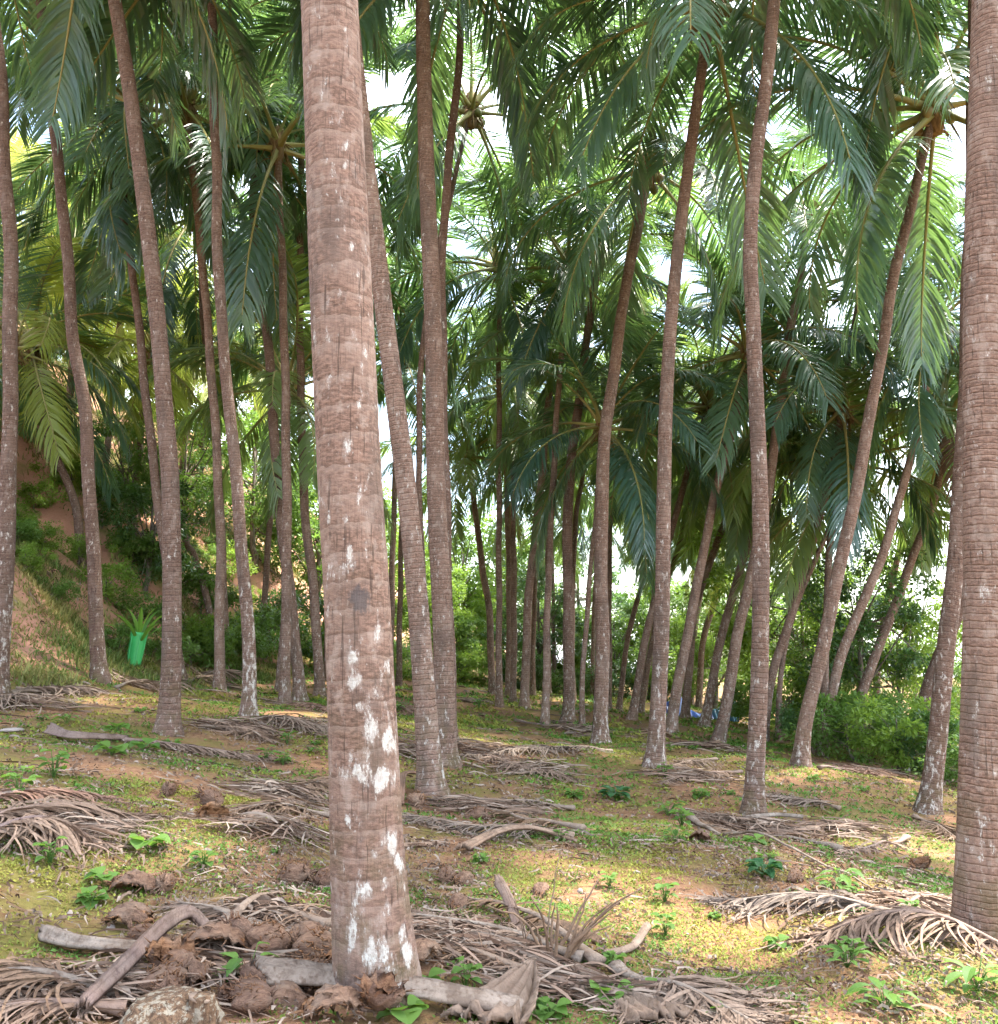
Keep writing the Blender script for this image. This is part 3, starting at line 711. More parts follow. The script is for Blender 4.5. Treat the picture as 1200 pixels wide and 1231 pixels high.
def tree(kind, px, d, scale, label, group=None, v=None, base=None, zs=1.0):
    b = on(px, d) if base is None else base
    bush = kind.startswith('bush')
    v = rsT.randint(2) if v is None else v
    w, f = TREES[kind][v]
    root = thing('bush' if bush else 'broadleaf_tree', b - (0, 0, .05), label, 'bush' if bush else 'tree', group)
    az = rsT.uniform(0, 6.28)
    s3 = (scale * rsT.uniform(.92, 1.08), scale * rsT.uniform(.92, 1.08), scale * zs)
    obj('stem' if bush else 'trunk', w, root, (0, 0, 0), (0, 0, az), s3)
    obj('foliage' if bush else 'crown', f, root, (0, 0, 0), (0, 0, az), s3)
    return root
# far line of trees behind the middle of the grove
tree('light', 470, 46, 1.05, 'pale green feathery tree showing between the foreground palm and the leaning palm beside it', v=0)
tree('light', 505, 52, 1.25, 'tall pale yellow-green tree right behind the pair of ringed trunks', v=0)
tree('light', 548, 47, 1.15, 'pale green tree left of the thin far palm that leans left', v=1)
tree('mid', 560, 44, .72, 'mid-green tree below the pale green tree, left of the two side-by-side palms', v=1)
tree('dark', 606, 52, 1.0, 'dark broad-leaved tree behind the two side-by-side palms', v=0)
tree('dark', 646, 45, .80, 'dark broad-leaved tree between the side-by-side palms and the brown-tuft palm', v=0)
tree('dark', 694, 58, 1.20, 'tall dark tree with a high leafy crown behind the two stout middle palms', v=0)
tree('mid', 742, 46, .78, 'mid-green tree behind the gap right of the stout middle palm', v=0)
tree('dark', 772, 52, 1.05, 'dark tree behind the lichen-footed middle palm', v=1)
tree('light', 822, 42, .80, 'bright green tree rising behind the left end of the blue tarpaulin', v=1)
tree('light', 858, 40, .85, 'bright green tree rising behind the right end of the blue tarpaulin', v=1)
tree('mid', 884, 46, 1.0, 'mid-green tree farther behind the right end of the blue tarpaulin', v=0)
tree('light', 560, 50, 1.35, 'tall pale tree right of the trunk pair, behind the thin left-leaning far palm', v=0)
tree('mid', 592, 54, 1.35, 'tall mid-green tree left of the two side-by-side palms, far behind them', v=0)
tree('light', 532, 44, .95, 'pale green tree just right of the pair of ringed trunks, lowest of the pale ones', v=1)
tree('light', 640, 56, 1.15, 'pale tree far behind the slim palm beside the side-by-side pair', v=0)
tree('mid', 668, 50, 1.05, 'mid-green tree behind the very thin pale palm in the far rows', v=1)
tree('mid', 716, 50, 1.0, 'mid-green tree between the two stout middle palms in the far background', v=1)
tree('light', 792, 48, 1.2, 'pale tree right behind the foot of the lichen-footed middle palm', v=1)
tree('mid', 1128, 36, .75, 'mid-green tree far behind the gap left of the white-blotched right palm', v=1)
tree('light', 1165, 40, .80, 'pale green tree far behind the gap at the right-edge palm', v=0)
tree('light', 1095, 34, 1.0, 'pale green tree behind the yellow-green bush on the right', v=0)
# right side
tree('light', 912, 31, 1.05, 'pale green feathery tree just behind the wavy S-shaped trunk', v=0)
tree('light', 958, 33, 1.15, 'pale green tree between the wavy trunk and the right-leaning palms', v=1)
tree('dark', 1034, 26, .70, 'big dark broad-leaved tree behind the three right-leaning palms', v=0)
tree('mid', 1000, 28, .72, 'mid-green tree left of the big dark tree on the right', v=1)
tree('light', 1072, 27, .78, 'light green tree right of the big dark tree on the right', v=1)
tree('bush_light', 1072, 19.5, .78, 'bright yellow-green bush at the foot of the strongly leaning right palm', v=0)
tree('bush_mid', 1020, 21.5, .85, 'leafy bush behind the foot of the pale-footed right-leaning palm', v=0)
tree('bush_dark', 985, 23, .70, 'dark low bush behind the palm with the wide open crown', v=1)
tree('bush_light', 936, 27, .9, 'bright green bush close behind the right side of the wavy trunk', v=0)
tree('bush_mid', 905, 30, .8, 'mid-green bush left of the wavy trunk, right of the blue tarpaulin', v=0)
tree('bush_dark', 1120, 19, .62, 'dark bush behind the foot of the leaning dark palm on the right', v=0)
tree('bush_mid', 1160, 17, .70, 'mid-green bush filling the gap left of the thick right-edge trunk', v=1)
tree('bush_light', 1150, 24, .72, 'pale bush farther back in the gap left of the thick right-edge trunk', v=0)
tree('bush_mid', 1050, 23, .85, 'mid-green bush just left of the yellow-green bush on the right', v=0)
gU = 'bushes of the undergrowth behind the far rows'
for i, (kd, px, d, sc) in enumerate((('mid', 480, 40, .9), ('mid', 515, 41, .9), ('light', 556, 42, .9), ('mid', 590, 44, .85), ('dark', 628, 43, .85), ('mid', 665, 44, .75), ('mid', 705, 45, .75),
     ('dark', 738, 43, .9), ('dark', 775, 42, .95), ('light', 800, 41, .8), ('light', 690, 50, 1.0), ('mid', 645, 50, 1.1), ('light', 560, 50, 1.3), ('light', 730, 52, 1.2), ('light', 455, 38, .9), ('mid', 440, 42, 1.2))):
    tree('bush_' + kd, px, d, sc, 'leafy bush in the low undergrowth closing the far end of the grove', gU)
# hill foot and hillside
tree('dark', 172, 27, .62, 'dark leafy tree on the slope behind the big ringed palm on the left', v=1)
tree('mid', 138, 29, .60, 'leafy tree on the slope right of the red-brown leaning palm', v=0)
tree('mid', 215, 34, .85, 'green tree on the slope right of the big ringed left palm', v=0)
tree('light', 232, 44, 1.1, 'light green tree on the hillside between the two slim left palms', v=0)
tree('mid', 300, 42, 1.15, 'green tree at the hill end behind the white-footed palm', v=0)
tree('light', 345, 46, 1.1, 'light green tree behind the palm with the bent foot', v=1)
tree('mid', 385, 43, 1.2, 'green tree half hidden by the left side of the foreground palm', v=0)
tree('light', 70, 50, 1.0, 'light green tree on the upper hillside behind the red-brown palm', v=1)
tree('light', 130, 56, 1.2, 'light green tree on the hill crest at the left', v=0)
tree('mid', 20, 52, 1.2, 'green tree on the hill crest at the left edge', v=0)
tree('mid', 270, 60, 1.4, 'green tree high on the far hillside behind the slim left palms', v=0)
gH = 'bushes along the foot of the hill'
for i, (kd, px, d, sc) in enumerate((('light', 22, 19.5, .34), ('mid', 62, 20.5, .36), ('light', 44, 22.5, .42), ('mid', 8, 21.5, .4), ('light', 88, 24, .45), ('light', 125, 23, .6), ('mid', 165, 24, .72), ('mid', 195, 22.5, .5), ('mid', 235, 26, .85), ('mid', 140, 21, .38),
     ('light', 265, 27, .75), ('mid', 290, 28, .9), ('mid', 320, 31, 1.0), ('dark', 350, 33, 1.1), ('light', 385, 35, 1.1), ('mid', 415, 36, 1.1), ('mid', 240, 30, .8), ('light', 20, 22, .4), ('mid', 150, 27, .7), ('mid', 210, 29, .9))):
    tree('bush_' + kd, px, d, sc, 'leafy bush in the thicket along the foot of the hill', gH)
gS = 'bushes scattered over the hillside'
for px, d, sc in ((30, 26, .55), (70, 27, .6), (95, 29, .55), (18, 29, .7), (55, 31, .7), (85, 34, .8), (38, 36, .7), (12, 24, .4), (150, 33, .7), (110, 31, .6)):
    tree(('bush_light', 'bush_mid')[int(px) % 2], px, d, sc, 'small bush scattered on the grassy hillside above the thicket', gS)
for i in range(26):
    px, d = rsT.uniform(-20, 330), rsT.uniform(30, 58)
    tree(('bush_light', 'bush_mid', 'bush_light', 'bush_dark')[i % 4], px, d, rsT.uniform(.35, .85), 'small bush scattered on the grassy hillside above the thicket', gS)
# wooded skyline closing the hill crest, and beyond the grove
gW = 'trees of the far woods'
for px, d, kd in ((-60, 60, 'mid'), (40, 66, 'light'), (180, 66, 'light'), (330, 66, 'mid'), (400, 62, 'dark'), (440, 58, 'light'), (520, 66, 'mid'), (840, 58, 'mid'), (920, 50, 'mid'), (990, 46, 'dark')):
    tree(kd, px, d, 1.25, 'far tree rising in the woods behind the plantation', gW)

# ------------------------------------------------------------------ young palm in a green net guard
b = ground(160, 800, 40)
gd = thing('tree_guard', b, 'bright green net guard wrapped round a young palm at the hill foot', 'tree guard')
g = G(); n = 15; t = np.linspace(0, 1, n); ds = b[1]; hgt = .034 * ds
rs = np.random.RandomState(8)
P = np.stack([.10 * t, 0 * t, hgt * t], 1)
V, Q = tube(P, (.0070 + .0014 * t) * ds, 20, wob=1 + .05 * np.sin(np.arange(20) * 1.9)[None] + rs.normal(0, .01, (n, 20))); g.add(V, Q)
obj('net', g.mesh('net', [M['net']]), gd)
for k in range(6):
    a = k / 6 * 6.28; g = G()
    V, Q = tube(np.stack([.10 * t + (.0073 + .0014 * t) * ds * math.cos(a), (.0073 + .0014 * t) * ds * math.sin(a), hgt * t], 1), .010, 5); g.add(V, Q)
    obj('stake', g.mesh('stake', [M['net_rope']]), gd)
yp = thing('young_palm', b + (.10, 0, hgt * .55), 'young palm with upright fresh green leaves growing out of a green net guard', 'young palm')
for i in range(11):
    az = i * 2.4 + .3; el = R(86 - 4.2 * i)
    g = G(); k = 9; t = np.linspace(0, 1, k)
    d0 = np.array([math.cos(az) * math.cos(el), math.sin(az) * math.cos(el), math.sin(el)])
    P = (d0 * (t * 1.5)[:, None] + np.array([0, 0, -.42])[None] * (t ** 2.2)[:, None] + np.array([math.cos(az), math.sin(az), 0]) * (.30 * t ** 2)[:, None]) * (ds / 26)
    T = nrm(np.gradient(P, axis=0)); S = nrm(np.cross(T, (0, 0, 1.0))); N = np.cross(S, T)
    for sd in (-1, 1):
        W = (S * sd * .5 + N * .22) * (.05 * np.sin(np.pi * np.clip(t * .93 + .06, 0, 1)) ** .8)[:, None]
        V, Q = ribbons((P + W * 1.0)[None], W[None]); g.add(V, Q)
    obj('leaf', g.mesh('leaf', [M['young']], True), yp)

# ------------------------------------------------------------------ blue tarpaulin at the far edge
def tarp(pxs, tops, bots, d, mat, label, seed):
    rs = np.random.RandomState(seed); nu, nv = 60, 14
    u = np.linspace(0, 1, nu); px = np.interp(u, np.linspace(0, 1, len(pxs)), pxs)
    tp = np.interp(u, np.linspace(0, 1, len(tops)), tops); bt = np.interp(u, np.linspace(0, 1, len(bots)), bots)
    b0 = at_depth(px[nu // 2], bt[nu // 2], d)
    V = np.zeros((nv, nu, 3))
    for j in range(nv):
        f = j / (nv - 1)
        for i in range(nu):
            p = at_depth(px[i], bt[i] + (tp[i] - bt[i]) * f, d)
            V[j, i] = p + (0, .10 * math.sin(i * .55 + 2 * math.sin(i * .13) + f) * (1 - .5 * f) - .5 * (1 - f) + .15 * math.sin(i * .21 + seed), 0)
    i = (np.arange(nv - 1)[:, None] * nu + np.arange(nu - 1)[None])
    Q = np.stack([i, i + 1, i + nu + 1, i + nu], -1).reshape(-1, 4)
    th = V + np.array([0, .012, 0])
    edge = np.r_[np.arange(nu), np.arange(1, nv) * nu + nu - 1, (nv - 1) * nu + np.arange(nu - 2, -1, -1), np.arange(nv - 2, 0, -1) * nu]
    e2 = np.roll(edge, -1); o2 = nu * nv
    g = G(); g.add(np.concatenate([V.reshape(-1, 3), th.reshape(-1, 3)]), np.concatenate([Q, Q[:, ::-1] + o2, np.stack([edge, edge + o2, e2 + o2, e2], 1)]))
    tag(obj('tarpaulin', g.mesh('tarpaulin', [M[mat]], True, b0), None, b0), label, 'tarpaulin')
tarp((796, 806, 818, 826, 840, 856), (848, 842, 834, 851, 858, 853), (860, 861, 862, 862, 864, 865), 33.5, 'tarp', 'crumpled deep blue tarpaulin hung in a peak between slanting palms at the grove edge', 1)
tarp((856, 864, 874, 886), (853, 851, 848, 842), (865, 866, 866, 867), 33.0, 'tarp_teal', 'lighter teal tarpaulin strung beside the deep blue one at the grove edge', 2)

# ------------------------------------------------------------------ fallen fronds
def fallen_frond(a, bpx, leaf, label, mat='dry_grey', bow=0.0, arch=.10, n=46, sides=(-1, 1), seed=0, thick=.03, fw=.9, curl=.5, lift=.10, start=.12, droop=.0, wid=.011, group=None, bare=0, name='fallen_frond'):
    rs = np.random.RandomState(seed)
    A = ground(*a) if len(a) == 2 else np.array(a, float)
    B = ground(*bpx) if len(bpx) == 2 else np.array(bpx, float)
    n0 = 26; t = np.linspace(0, 1, n0)[:, None]
    dv = B - A; L = np.linalg.norm(dv); pr = np.array([-dv[1], dv[0], 0]) / max(L, 1e-6)
    P = A + dv * t + pr * bow * L * np.sin(np.pi * t)
    P[:, 2] = hz(P[:, 0], P[:, 1]) + .02 + thick * .5 + .55 * arch * np.sin(np.pi * t[:, 0]) ** 1.2
    root = thing(name, A, label, 'fallen frond', group)
    g = G(); tt = t[:, 0]
    V, Q = tube(P, thick * (.28 + .72 * (1 - tt) ** 1.1 + .9 * np.exp(-tt * 14)), 7, (0, 0, 1), flat=.6); g.add(V, Q)
    obj('midrib', g.mesh('midrib', [M['wood_purple' if mat in ('dry_red', 'dry_pale') else 'wood_grey']], True, A), root)
    g = G(); Ps = []; Ws = []
    n = int(n * 2.0); arch_ = arch
    for sd in sides:
        s = np.sort(rs.uniform(start, 1, n)); s = s * .5 + np.linspace(start, 1, n) * .5
        base = np.stack([np.interp(s, tt, P[:, k]) for k in range(3)], 1)
        T = nrm(np.stack([np.interp(s, tt, np.gradient(P, axis=0)[:, k]) for k in range(3)], 1))
        S = nrm(np.cross(T, (0, 0, 1.0))) * sd
        ln = leaf * (.45 + .55 * np.sin(np.pi * np.clip(.15 + .8 * s, 0, 1))) * rs.uniform(.35, 1.2, n)
        f = fw * rs.uniform(.3, 2.2, n)[:, None]
        d = nrm(T * f + S * .7 + np.array([0, 0, 1.0]) * (lift * rs.uniform(0, 3, n))[:, None])
        k = 8; pts = [base]; cu = (rs.normal(curl * .35, .75, n) * sd)[:, None]
        for j in range(1, k):
            z = np.cross(d, (0, 0, 1.0)); d = nrm(d + z * cu * .22 + np.array([0, 0, -.14 - droop]) + rs.normal(0, .05, (n, 3)))
            p = pts[-1] + d * (ln / (k - 1))[:, None]
            fl = hz(p[:, 0], p[:, 1]) + .008 + .03 * rs.rand(n)
            low = p[:, 2] < fl; p[low, 2] = fl[low]; d[low, 2] = np.maximum(d[low, 2], 0)
            pts.append(p)
        pts = np.stack(pts, 1); D = nrm(np.gradient(pts, axis=1))
        side = nrm(np.cross(D, nrm(np.array([0, 0, 1.0]) + rs.normal(0, .6, (n, 1, 3)))))
        w = wid * np.array([.6, 1, 1, .95, .85, .7, .5, .12])[None, :, None] * rs.uniform(.6, 1.3, n)[:, None, None]
        Ps.append(pts); Ws.append(side * w)
    V, Q = ribbons(np.concatenate(Ps), np.concatenate(Ws) * .72); g.add(V, Q)
    obj('leaflets', g.mesh('leaflets', [M[mat]], True, A), root)
    return root
ff = fallen_frond
# left foreground
ff((-60, 1000), (150, 985), .75, 'big pale pinkish fallen frond spread at the left edge of the clearing', 'dry_pale', seed=1, arch=.20, n=80, wid=.013, curl=.9)
ff((-40, 1020), (110, 1012), .6, 'pale fallen frond with curled strips arching over the lower left ground', 'dry_pale', seed=2, arch=.28, n=44, curl=1.6, droop=.10, wid=.012)
ff((-30, 965), (120, 962), .5, 'dry frond lying behind the big pinkish one at the left edge', 'dry_red', seed=3, arch=.08, n=40)
ff((140, 1205), (-60, 1190), .55, 'brown dry frond fanning to the left in the bottom left corner', 'dry_brown', seed=4, arch=.08, n=80, curl=.25, fw=1.8, wid=.009)
ff((150, 1225), (-40, 1225), .4, 'pale brown frond lowest in the bottom left corner', 'dry_pale', seed=5, arch=.05, n=60, fw=1.8, wid=.008)
# around the big trunk
ff((265, 1128), (335, 1080), .20, 'broken grey stalk with a few pale strips behind the husk heap', 'dry_grey', seed=6, arch=.10, n=8, thick=.035)
ff((300, 1120), (215, 1092), .35, 'thin grey frond tangled among twigs behind the husk heap', 'dry_grey', seed=7, arch=.06, n=30, wid=.006)
ff((395, 1120), (290, 1100), .35, 'dark tangled frond touching the left of the foreground trunk', 'dry_brown', seed=8, arch=.05, n=50, wid=.007)
ff((690, 1010), (480, 985), .55, 'grey comb-like frond lying right of the foreground trunk', 'dry_grey', seed=9, arch=.12, n=60, sides=(-1, 1), wid=.009, curl=.8)
ff((690, 975), (500, 965), .45, 'tangled dry frond at the foot of the leaning lichen palm', 'dry_grey', seed=10, arch=.14, n=70, curl=.9)
ff((700, 1000), (540, 968), .40, 'brown dry frond behind the curved grey sheath', 'dry_brown', seed=11, arch=.08, n=50)
ff((700, 1160), (490, 1105), .45, 'dry frond pressed into the litter right of the foreground trunk foot', 'dry_grey', seed=12, arch=.05, n=70, wid=.008)
ff((640, 1180), (490, 1135), .40, 'greyish frond among dark leaf litter near the foreground trunk foot', 'dry_brown', seed=13, arch=.04, n=70, wid=.007)
ff((720, 1165), (560, 1085), .25, 'long brown stalk slanting over the litter below the upright dead stems', 'dry_brown', seed=14, arch=.12, n=16, thick=.03)
ff((740, 1170), (900, 1235), .55, 'grey frond spreading down to the bottom edge right of the middle', 'dry_grey', seed=15, arch=.06, n=90, wid=.010, fw=1.4)
ff((700, 1200), (860, 1228), .5, 'pale grey frond lowest at the bottom right of the middle', 'dry_grey', seed=16, arch=.04, n=70, wid=.009, fw=1.6)
# right
ff((1085, 1108), (870, 1088), .55, 'grey fallen frond sweeping left from the right-edge palm, the upper of two', 'dry_grey', seed=17, arch=.14, n=70, fw=1.5, wid=.011)
ff((1240, 1160), (975, 1135), .55, 'fallen frond with curled hanging strips at the foot of the right-edge palm', 'dry_pale', seed=18, arch=.20, n=60, fw=1.9, wid=.012, curl=1.2, droop=.06)
ff((1150, 1085), (1060, 1112), .5, 'short dry frond under the two sweeping fronds on the right', 'dry_pale', seed=19, arch=.08, n=50)
ff((1200, 1120), (1080, 1080), .4, 'dry frond lying behind the right-edge palm foot', 'dry_grey', seed=20, arch=.06, n=50)
ff((830, 985), (1045, 1072), .12, 'long thin bare stalk slanting across the right-hand slope', 'dry_brown', seed=21, arch=.06, n=6, thick=.03)
ff((985, 1000), (810, 978), .5, 'tangled grey frond at the foot of the wavy trunk', 'dry_grey', seed=22, arch=.10, n=80, curl=.9)
ff((1010, 1025), (850, 995), .45, 'brown frond in the stalk heap below the wavy trunk', 'dry_brown', seed=23, arch=.08, n=60)
ff((1090, 1010), (1010, 1030), .3, 'short pale frond tip right of the stalk heap', 'dry_pale', seed=24, arch=.10, n=20)
ff((960, 915), (1085, 942), .75, 'reddish comb-like fallen frond between the right-leaning palms', 'dry_red', seed=25, arch=.10, n=56, sides=(1,), fw=.8, wid=.014)
ff((985, 925), (1095, 935), .6, 'second reddish frond lying before the reddish comb-like one', 'dry_red', seed=26, arch=.06, n=40, wid=.012)
ff((890, 930), (795, 945), .5, 'whitish comb-like frond on the slope right of the lichen-footed middle palm', 'dry_pale', seed=27, arch=.06, n=40, wid=.012)
ff((860, 915), (800, 925), .5, 'dry grey frond close to the foot of the lichen-footed middle palm', 'dry_grey', seed=28, arch=.06, n=40)
# middle ground
ff((735, 905), (560, 910), .75, 'grey dry frond lying across the middle of the slope', 'dry_grey', seed=29, arch=.10, n=60, wid=.014)
ff((560, 905), (690, 940), .7, 'pale frond below the grey one on the middle slope', 'dry_pale', seed=30, arch=.08, n=50, wid=.014)
ff((620, 868), (720, 888), .3, 'straight bare branch on the grass left of the stout middle palm', 'dry_pale', seed=31, arch=.05, n=10, thick=.04)
ff((700, 872), (665, 868), .6, 'dry frond at the foot of the palm with the brown tuft', 'dry_grey', seed=32, arch=.1, n=40, wid=.016)
ff((420, 935), (330, 965), .8, 'dark dry frond half hidden left of the foreground trunk', 'dry_brown', seed=33, arch=.12, n=60, wid=.014)
ff((400, 985), (250, 985), .6, 'dark tangled frond left of the foreground trunk, near two husks', 'dry_brown', seed=34, arch=.08, n=60)
ff((150, 893), (330, 915), .6, 'long dry frond below the big ringed left palm', 'dry_pale', seed=35, arch=.10, n=60, wid=.013, fw=1.5)
ff((300, 868), (400, 878), .8, 'dry grey frond heaped at the foot of the white-footed palm', 'dry_grey', seed=36, arch=.14, n=60, wid=.016)
ff((250, 872), (320, 890), .7, 'pale dry frond in front of the white-footed palm', 'dry_pale', seed=37, arch=.1, n=50, wid=.015)
ff((60, 845), (-30, 850), .8, 'dry frond heap at the left edge below the hill', 'dry_grey', seed=38, arch=.25, n=70, wid=.016)
ff((20, 830), (110, 832), .8, 'long grey frond at the foot of the hill on the left', 'dry_grey', seed=39, arch=.1, n=50, wid=.018)
ff((140, 828), (220, 818), .9, 'dry frond between the red-brown palm and the big ringed palm', 'dry_grey', seed=40, arch=.15, n=50, wid=.02)
ff((225, 822), (290, 812), 1.0, 'heap-like dry frond by the slim dark palm', 'dry_grey', seed=41, arch=.3, n=70, wid=.022)
ff((330, 848), (400, 856), .9, 'reddish dry frond between the two bent-foot palms', 'dry_red', seed=42, arch=.12, n=50, wid=.018)
ff((470, 850), (500, 860), .9, 'reddish dry frond behind the leaning lichen palm', 'dry_red', seed=43, arch=.1, n=50, wid=.02)
ff((540, 842), (600, 848), 1.0, 'grey dry frond on the far slope beside the thin far palm', 'dry_grey', seed=44, arch=.1, n=40, wid=.022)
ff((800, 890), (770, 876), .8, 'dry frond lying behind the lichen-footed middle palm', 'dry_brown', seed=45, arch=.1, n=40, wid=.018)
ff((880, 905), (830, 895), .8, 'brown dry frond by the mossy-footed palm', 'dry_brown', seed=46, arch=.08, n=40, wid=.018)
ff((1010, 975), (940, 960), .6, 'thin dry frond on the grass right of the wavy trunk', 'dry_grey', seed=47, arch=.06, n=40)
ff((1100, 985), (1150, 1010), .6, 'dark dry frond before the white-blotched right palm', 'dry_brown', seed=48, arch=.06, n=40)

# ------------------------------------------------------------------ broken frond bases and stalks
def sheath(px, wid, label, mat='wood_grey', seed=0, zoff=None, thick=.016, cup=.5, fork=True, name='frond_base', lift=0.0):
    rs = np.random.RandomState(seed)
    C = np.array([ground(*p) for p in px])
    if zoff is not None: C[:, 2] += np.array(zoff)
    C[:, 2] += .02 + lift
    P, s = resample(C, 26); n = len(P); L = s[-1]; t = s / L
    W = np.interp(t, np.linspace(0, 1, len(wid)), wid)
    T = nrm(np.gradient(P, axis=0)); S = nrm(np.cross(T, (0, 0, 1.0))); N = np.cross(S, T)
    m = 19; a = np.linspace(-1, 1, m); st = rs.normal(0, .055, m)[None, :] + rs.normal(0, .012, (n, m)).cumsum(0) * .6
    top = P[:, None] + S[:, None] * (a[None, :, None] * W[:, None, None] * .5) + N[:, None] * ((1 - a[None, :] ** 2) * W[:, None] * cup * .5 + st * W[:, None])[..., None]
    jag = 1 + rs.normal(0, .03, (n, m))
    if fork: top[0] += -T[0] * (rs.uniform(-.3, 1, m) * W[0] * .5)[:, None]; top[-1] += T[-1] * (rs.uniform(0, 1, m) * W[-1] * .3)[:, None]
    top = P[:, None] + (top - P[:, None]) * jag[..., None]
    bot = top - N[:, None] * thick * (1 + 1.2 * (1 - a[None, :, None] ** 2))
    V = np.concatenate([top.reshape(-1, 3), bot.reshape(-1, 3)]); o2 = n * m
    i = (np.arange(n - 1)[:, None] * m + np.arange(m - 1)[None]); Q = np.stack([i, i + 1, i + m + 1, i + m], -1).reshape(-1, 4)
    edge = np.r_[np.arange(m), np.arange(1, n) * m + m - 1, (n - 1) * m + np.arange(m - 2, -1, -1), np.arange(n - 2, 0, -1) * m]; e2 = np.roll(edge, -1)
    g = G(); g.add(V, np.concatenate([Q, Q[:, ::-1] + o2, np.stack([edge, edge + o2, e2 + o2, e2], 1)]))
    return tag(obj(name, g.mesh(name, [M[mat]], True, P[0]), None, P[0]), label, 'frond base')
sheath([(318, 1193), (400, 1196), (480, 1206), (545, 1218), (620, 1232)], [.17, .12, .10, .10, .09], 'long pale split frond stalk lying across the foot of the foreground trunk', 'wood_grey', 1, lift=.05, cup=.7)
sheath([(100, 1232), (150, 1190), (195, 1150), (225, 1130), (250, 1130)], [.055, .065, .07, .075, .06], 'curved purple-brown stalk with spiny edge arching over the husk heap', 'wood_purple', 2, zoff=[.06, .09, .12, .10, .02], cup=.9)
sheath([(58, 1137), (90, 1146), (130, 1150), (168, 1152)], [.10, .085, .07, .06], 'pale grey frond base lying left of the husk heap', 'wood_grey', 3, cup=.8, lift=.03)
sheath([(558, 1026), (600, 1014), (640, 1008), (690, 1012)], [.12, .085, .06, .03], 'curved pale grey-pink frond sheath on the grass right of the foreground trunk', 'dry_pale', 4, zoff=[.02, .08, .07, 0], cup=.6)
sheath([(482, 1019), (530, 1016)], [.05, .04], 'short flat pale stalk piece beside the curved grey sheath', 'dry_pale', 5, cup=.4)
sheath([(62, 888), (85, 893), (115, 892), (152, 890)], [.20, .13, .10, .08], 'dark curled frond base on bare soil at the left', 'wood_purple', 6, zoff=[.06, .05, .03, 0], cup=.9)
sheath([(495, 1118), (540, 1112), (590, 1112)], [.10, .08, .05], 'brown flat frond base in the litter right of the foreground trunk', 'dry_red', 7, cup=.4)
sheath([(640, 1115), (680, 1120), (720, 1135)], [.09, .08, .06], 'brown frond base behind the upright dead stems', 'dry_brown', 8, cup=.6)
sheath([(600, 1092), (612, 1104), (625, 1125)], [.07, .06, .05], 'dark upturned stub poking out of the litter beside the upright stems', 'wood_purple', 9, zoff=[.14, .09, 0], cup=1.0)
sheath([(728, 1150), (760, 1146), (778, 1130)], [.03, .045, .05], 'curled grey frond tip on the slope right of the upright stems', 'wood_grey', 10, zoff=[0, .02, .06], cup=.8)
sheath([(640, 1168), (620, 1200), (590, 1236)], [.03, .22, .36], 'wide flat fibrous grey sheath spread at the bottom middle', 'dry_grey', 11, cup=.12, lift=.04)
sheath([(690, 1172), (730, 1196), (790, 1232)], [.05, .20, .30], 'wide flat greyish sheath at the bottom, right of the fibrous one', 'dry_grey', 12, cup=.14, lift=.03)
sheath([(0, 838), (30, 832), (62, 834)], [.16, .12, .1], 'grey frond base at the left edge below the hill', 'wood_grey', 13)
sheath([(895, 993), (930, 988), (965, 990)], [.07, .06, .05], 'pale thick stalk on the heap below the wavy trunk', 'wood_grey', 14, lift=.06, cup=.9)
sheath([(478, 968), (484, 946), (500, 940)], [.14, .12, .06], 'rust-coloured upright sheath leaning against the leaning lichen palm', 'dry_red', 15, zoff=[0, .12, .10])
sheath([(1128, 945), (1145, 940), (1158, 942)], [.14, .10, .08], 'grey frond base behind the white-blotched right palm', 'wood_grey', 16)

# ------------------------------------------------------------------ coconut husks
def husk_whole(seed):
    rs = np.random.RandomState(seed); g = G(); n = 18; t = np.linspace(0, 1, n); sd = 20
    P = np.stack([t - .5, .03 * np.sin(3 * t), 0 * t], 1) * .22
    an = np.arange(sd) / sd * 6.283
    wob = 1 + .09 * np.cos(3 * an)[None] + .035 * np.sin(7 * an + 3 * t[:, None]) + rs.normal(0, .028, (n, sd)) + rs.normal(0, .045, sd)[None]
    V, Q = tube(P, .074 * np.sin(np.pi * (.05 + .93 * t)) ** .62 * (1 - .18 * t), sd, wob=wob); g.add(V, Q)
    for i in range(60):
        a = rs.uniform(0, 6.28); xx = rs.uniform(-.09, .08); rr = .074 * math.cos(xx * 11); tt = np.linspace(0, 1, 4)[:, None]
        p0 = np.array([xx, rr * math.cos(a), rr * math.sin(a)]); V, Q = tube(p0 + np.array([rs.uniform(-.06, .03), .022 * math.cos(a), .022 * math.sin(a)]) * tt + rs.normal(0, .004, (4, 3)), .004 * (1 - tt[:, 0]) + .001, 3); g.add(V, Q, 1)
    for i in range(10):
        a = rs.uniform(0, 6.28); p0 = np.array([-.10, .02 * math.cos(a), .02 * math.sin(a)]); tt = np.linspace(0, 1, 4)[:, None]
        V, Q = tube(p0 + np.array([-.03, .06 * math.cos(a), .06 * math.sin(a)]) * tt + rs.normal(0, .004, (4, 3)), .007 * (1 - tt[:, 0]) + .002, 4); g.add(V, Q)
    return g.mesh('coconut_husk', [M['husk_out'], M['husk_in']])
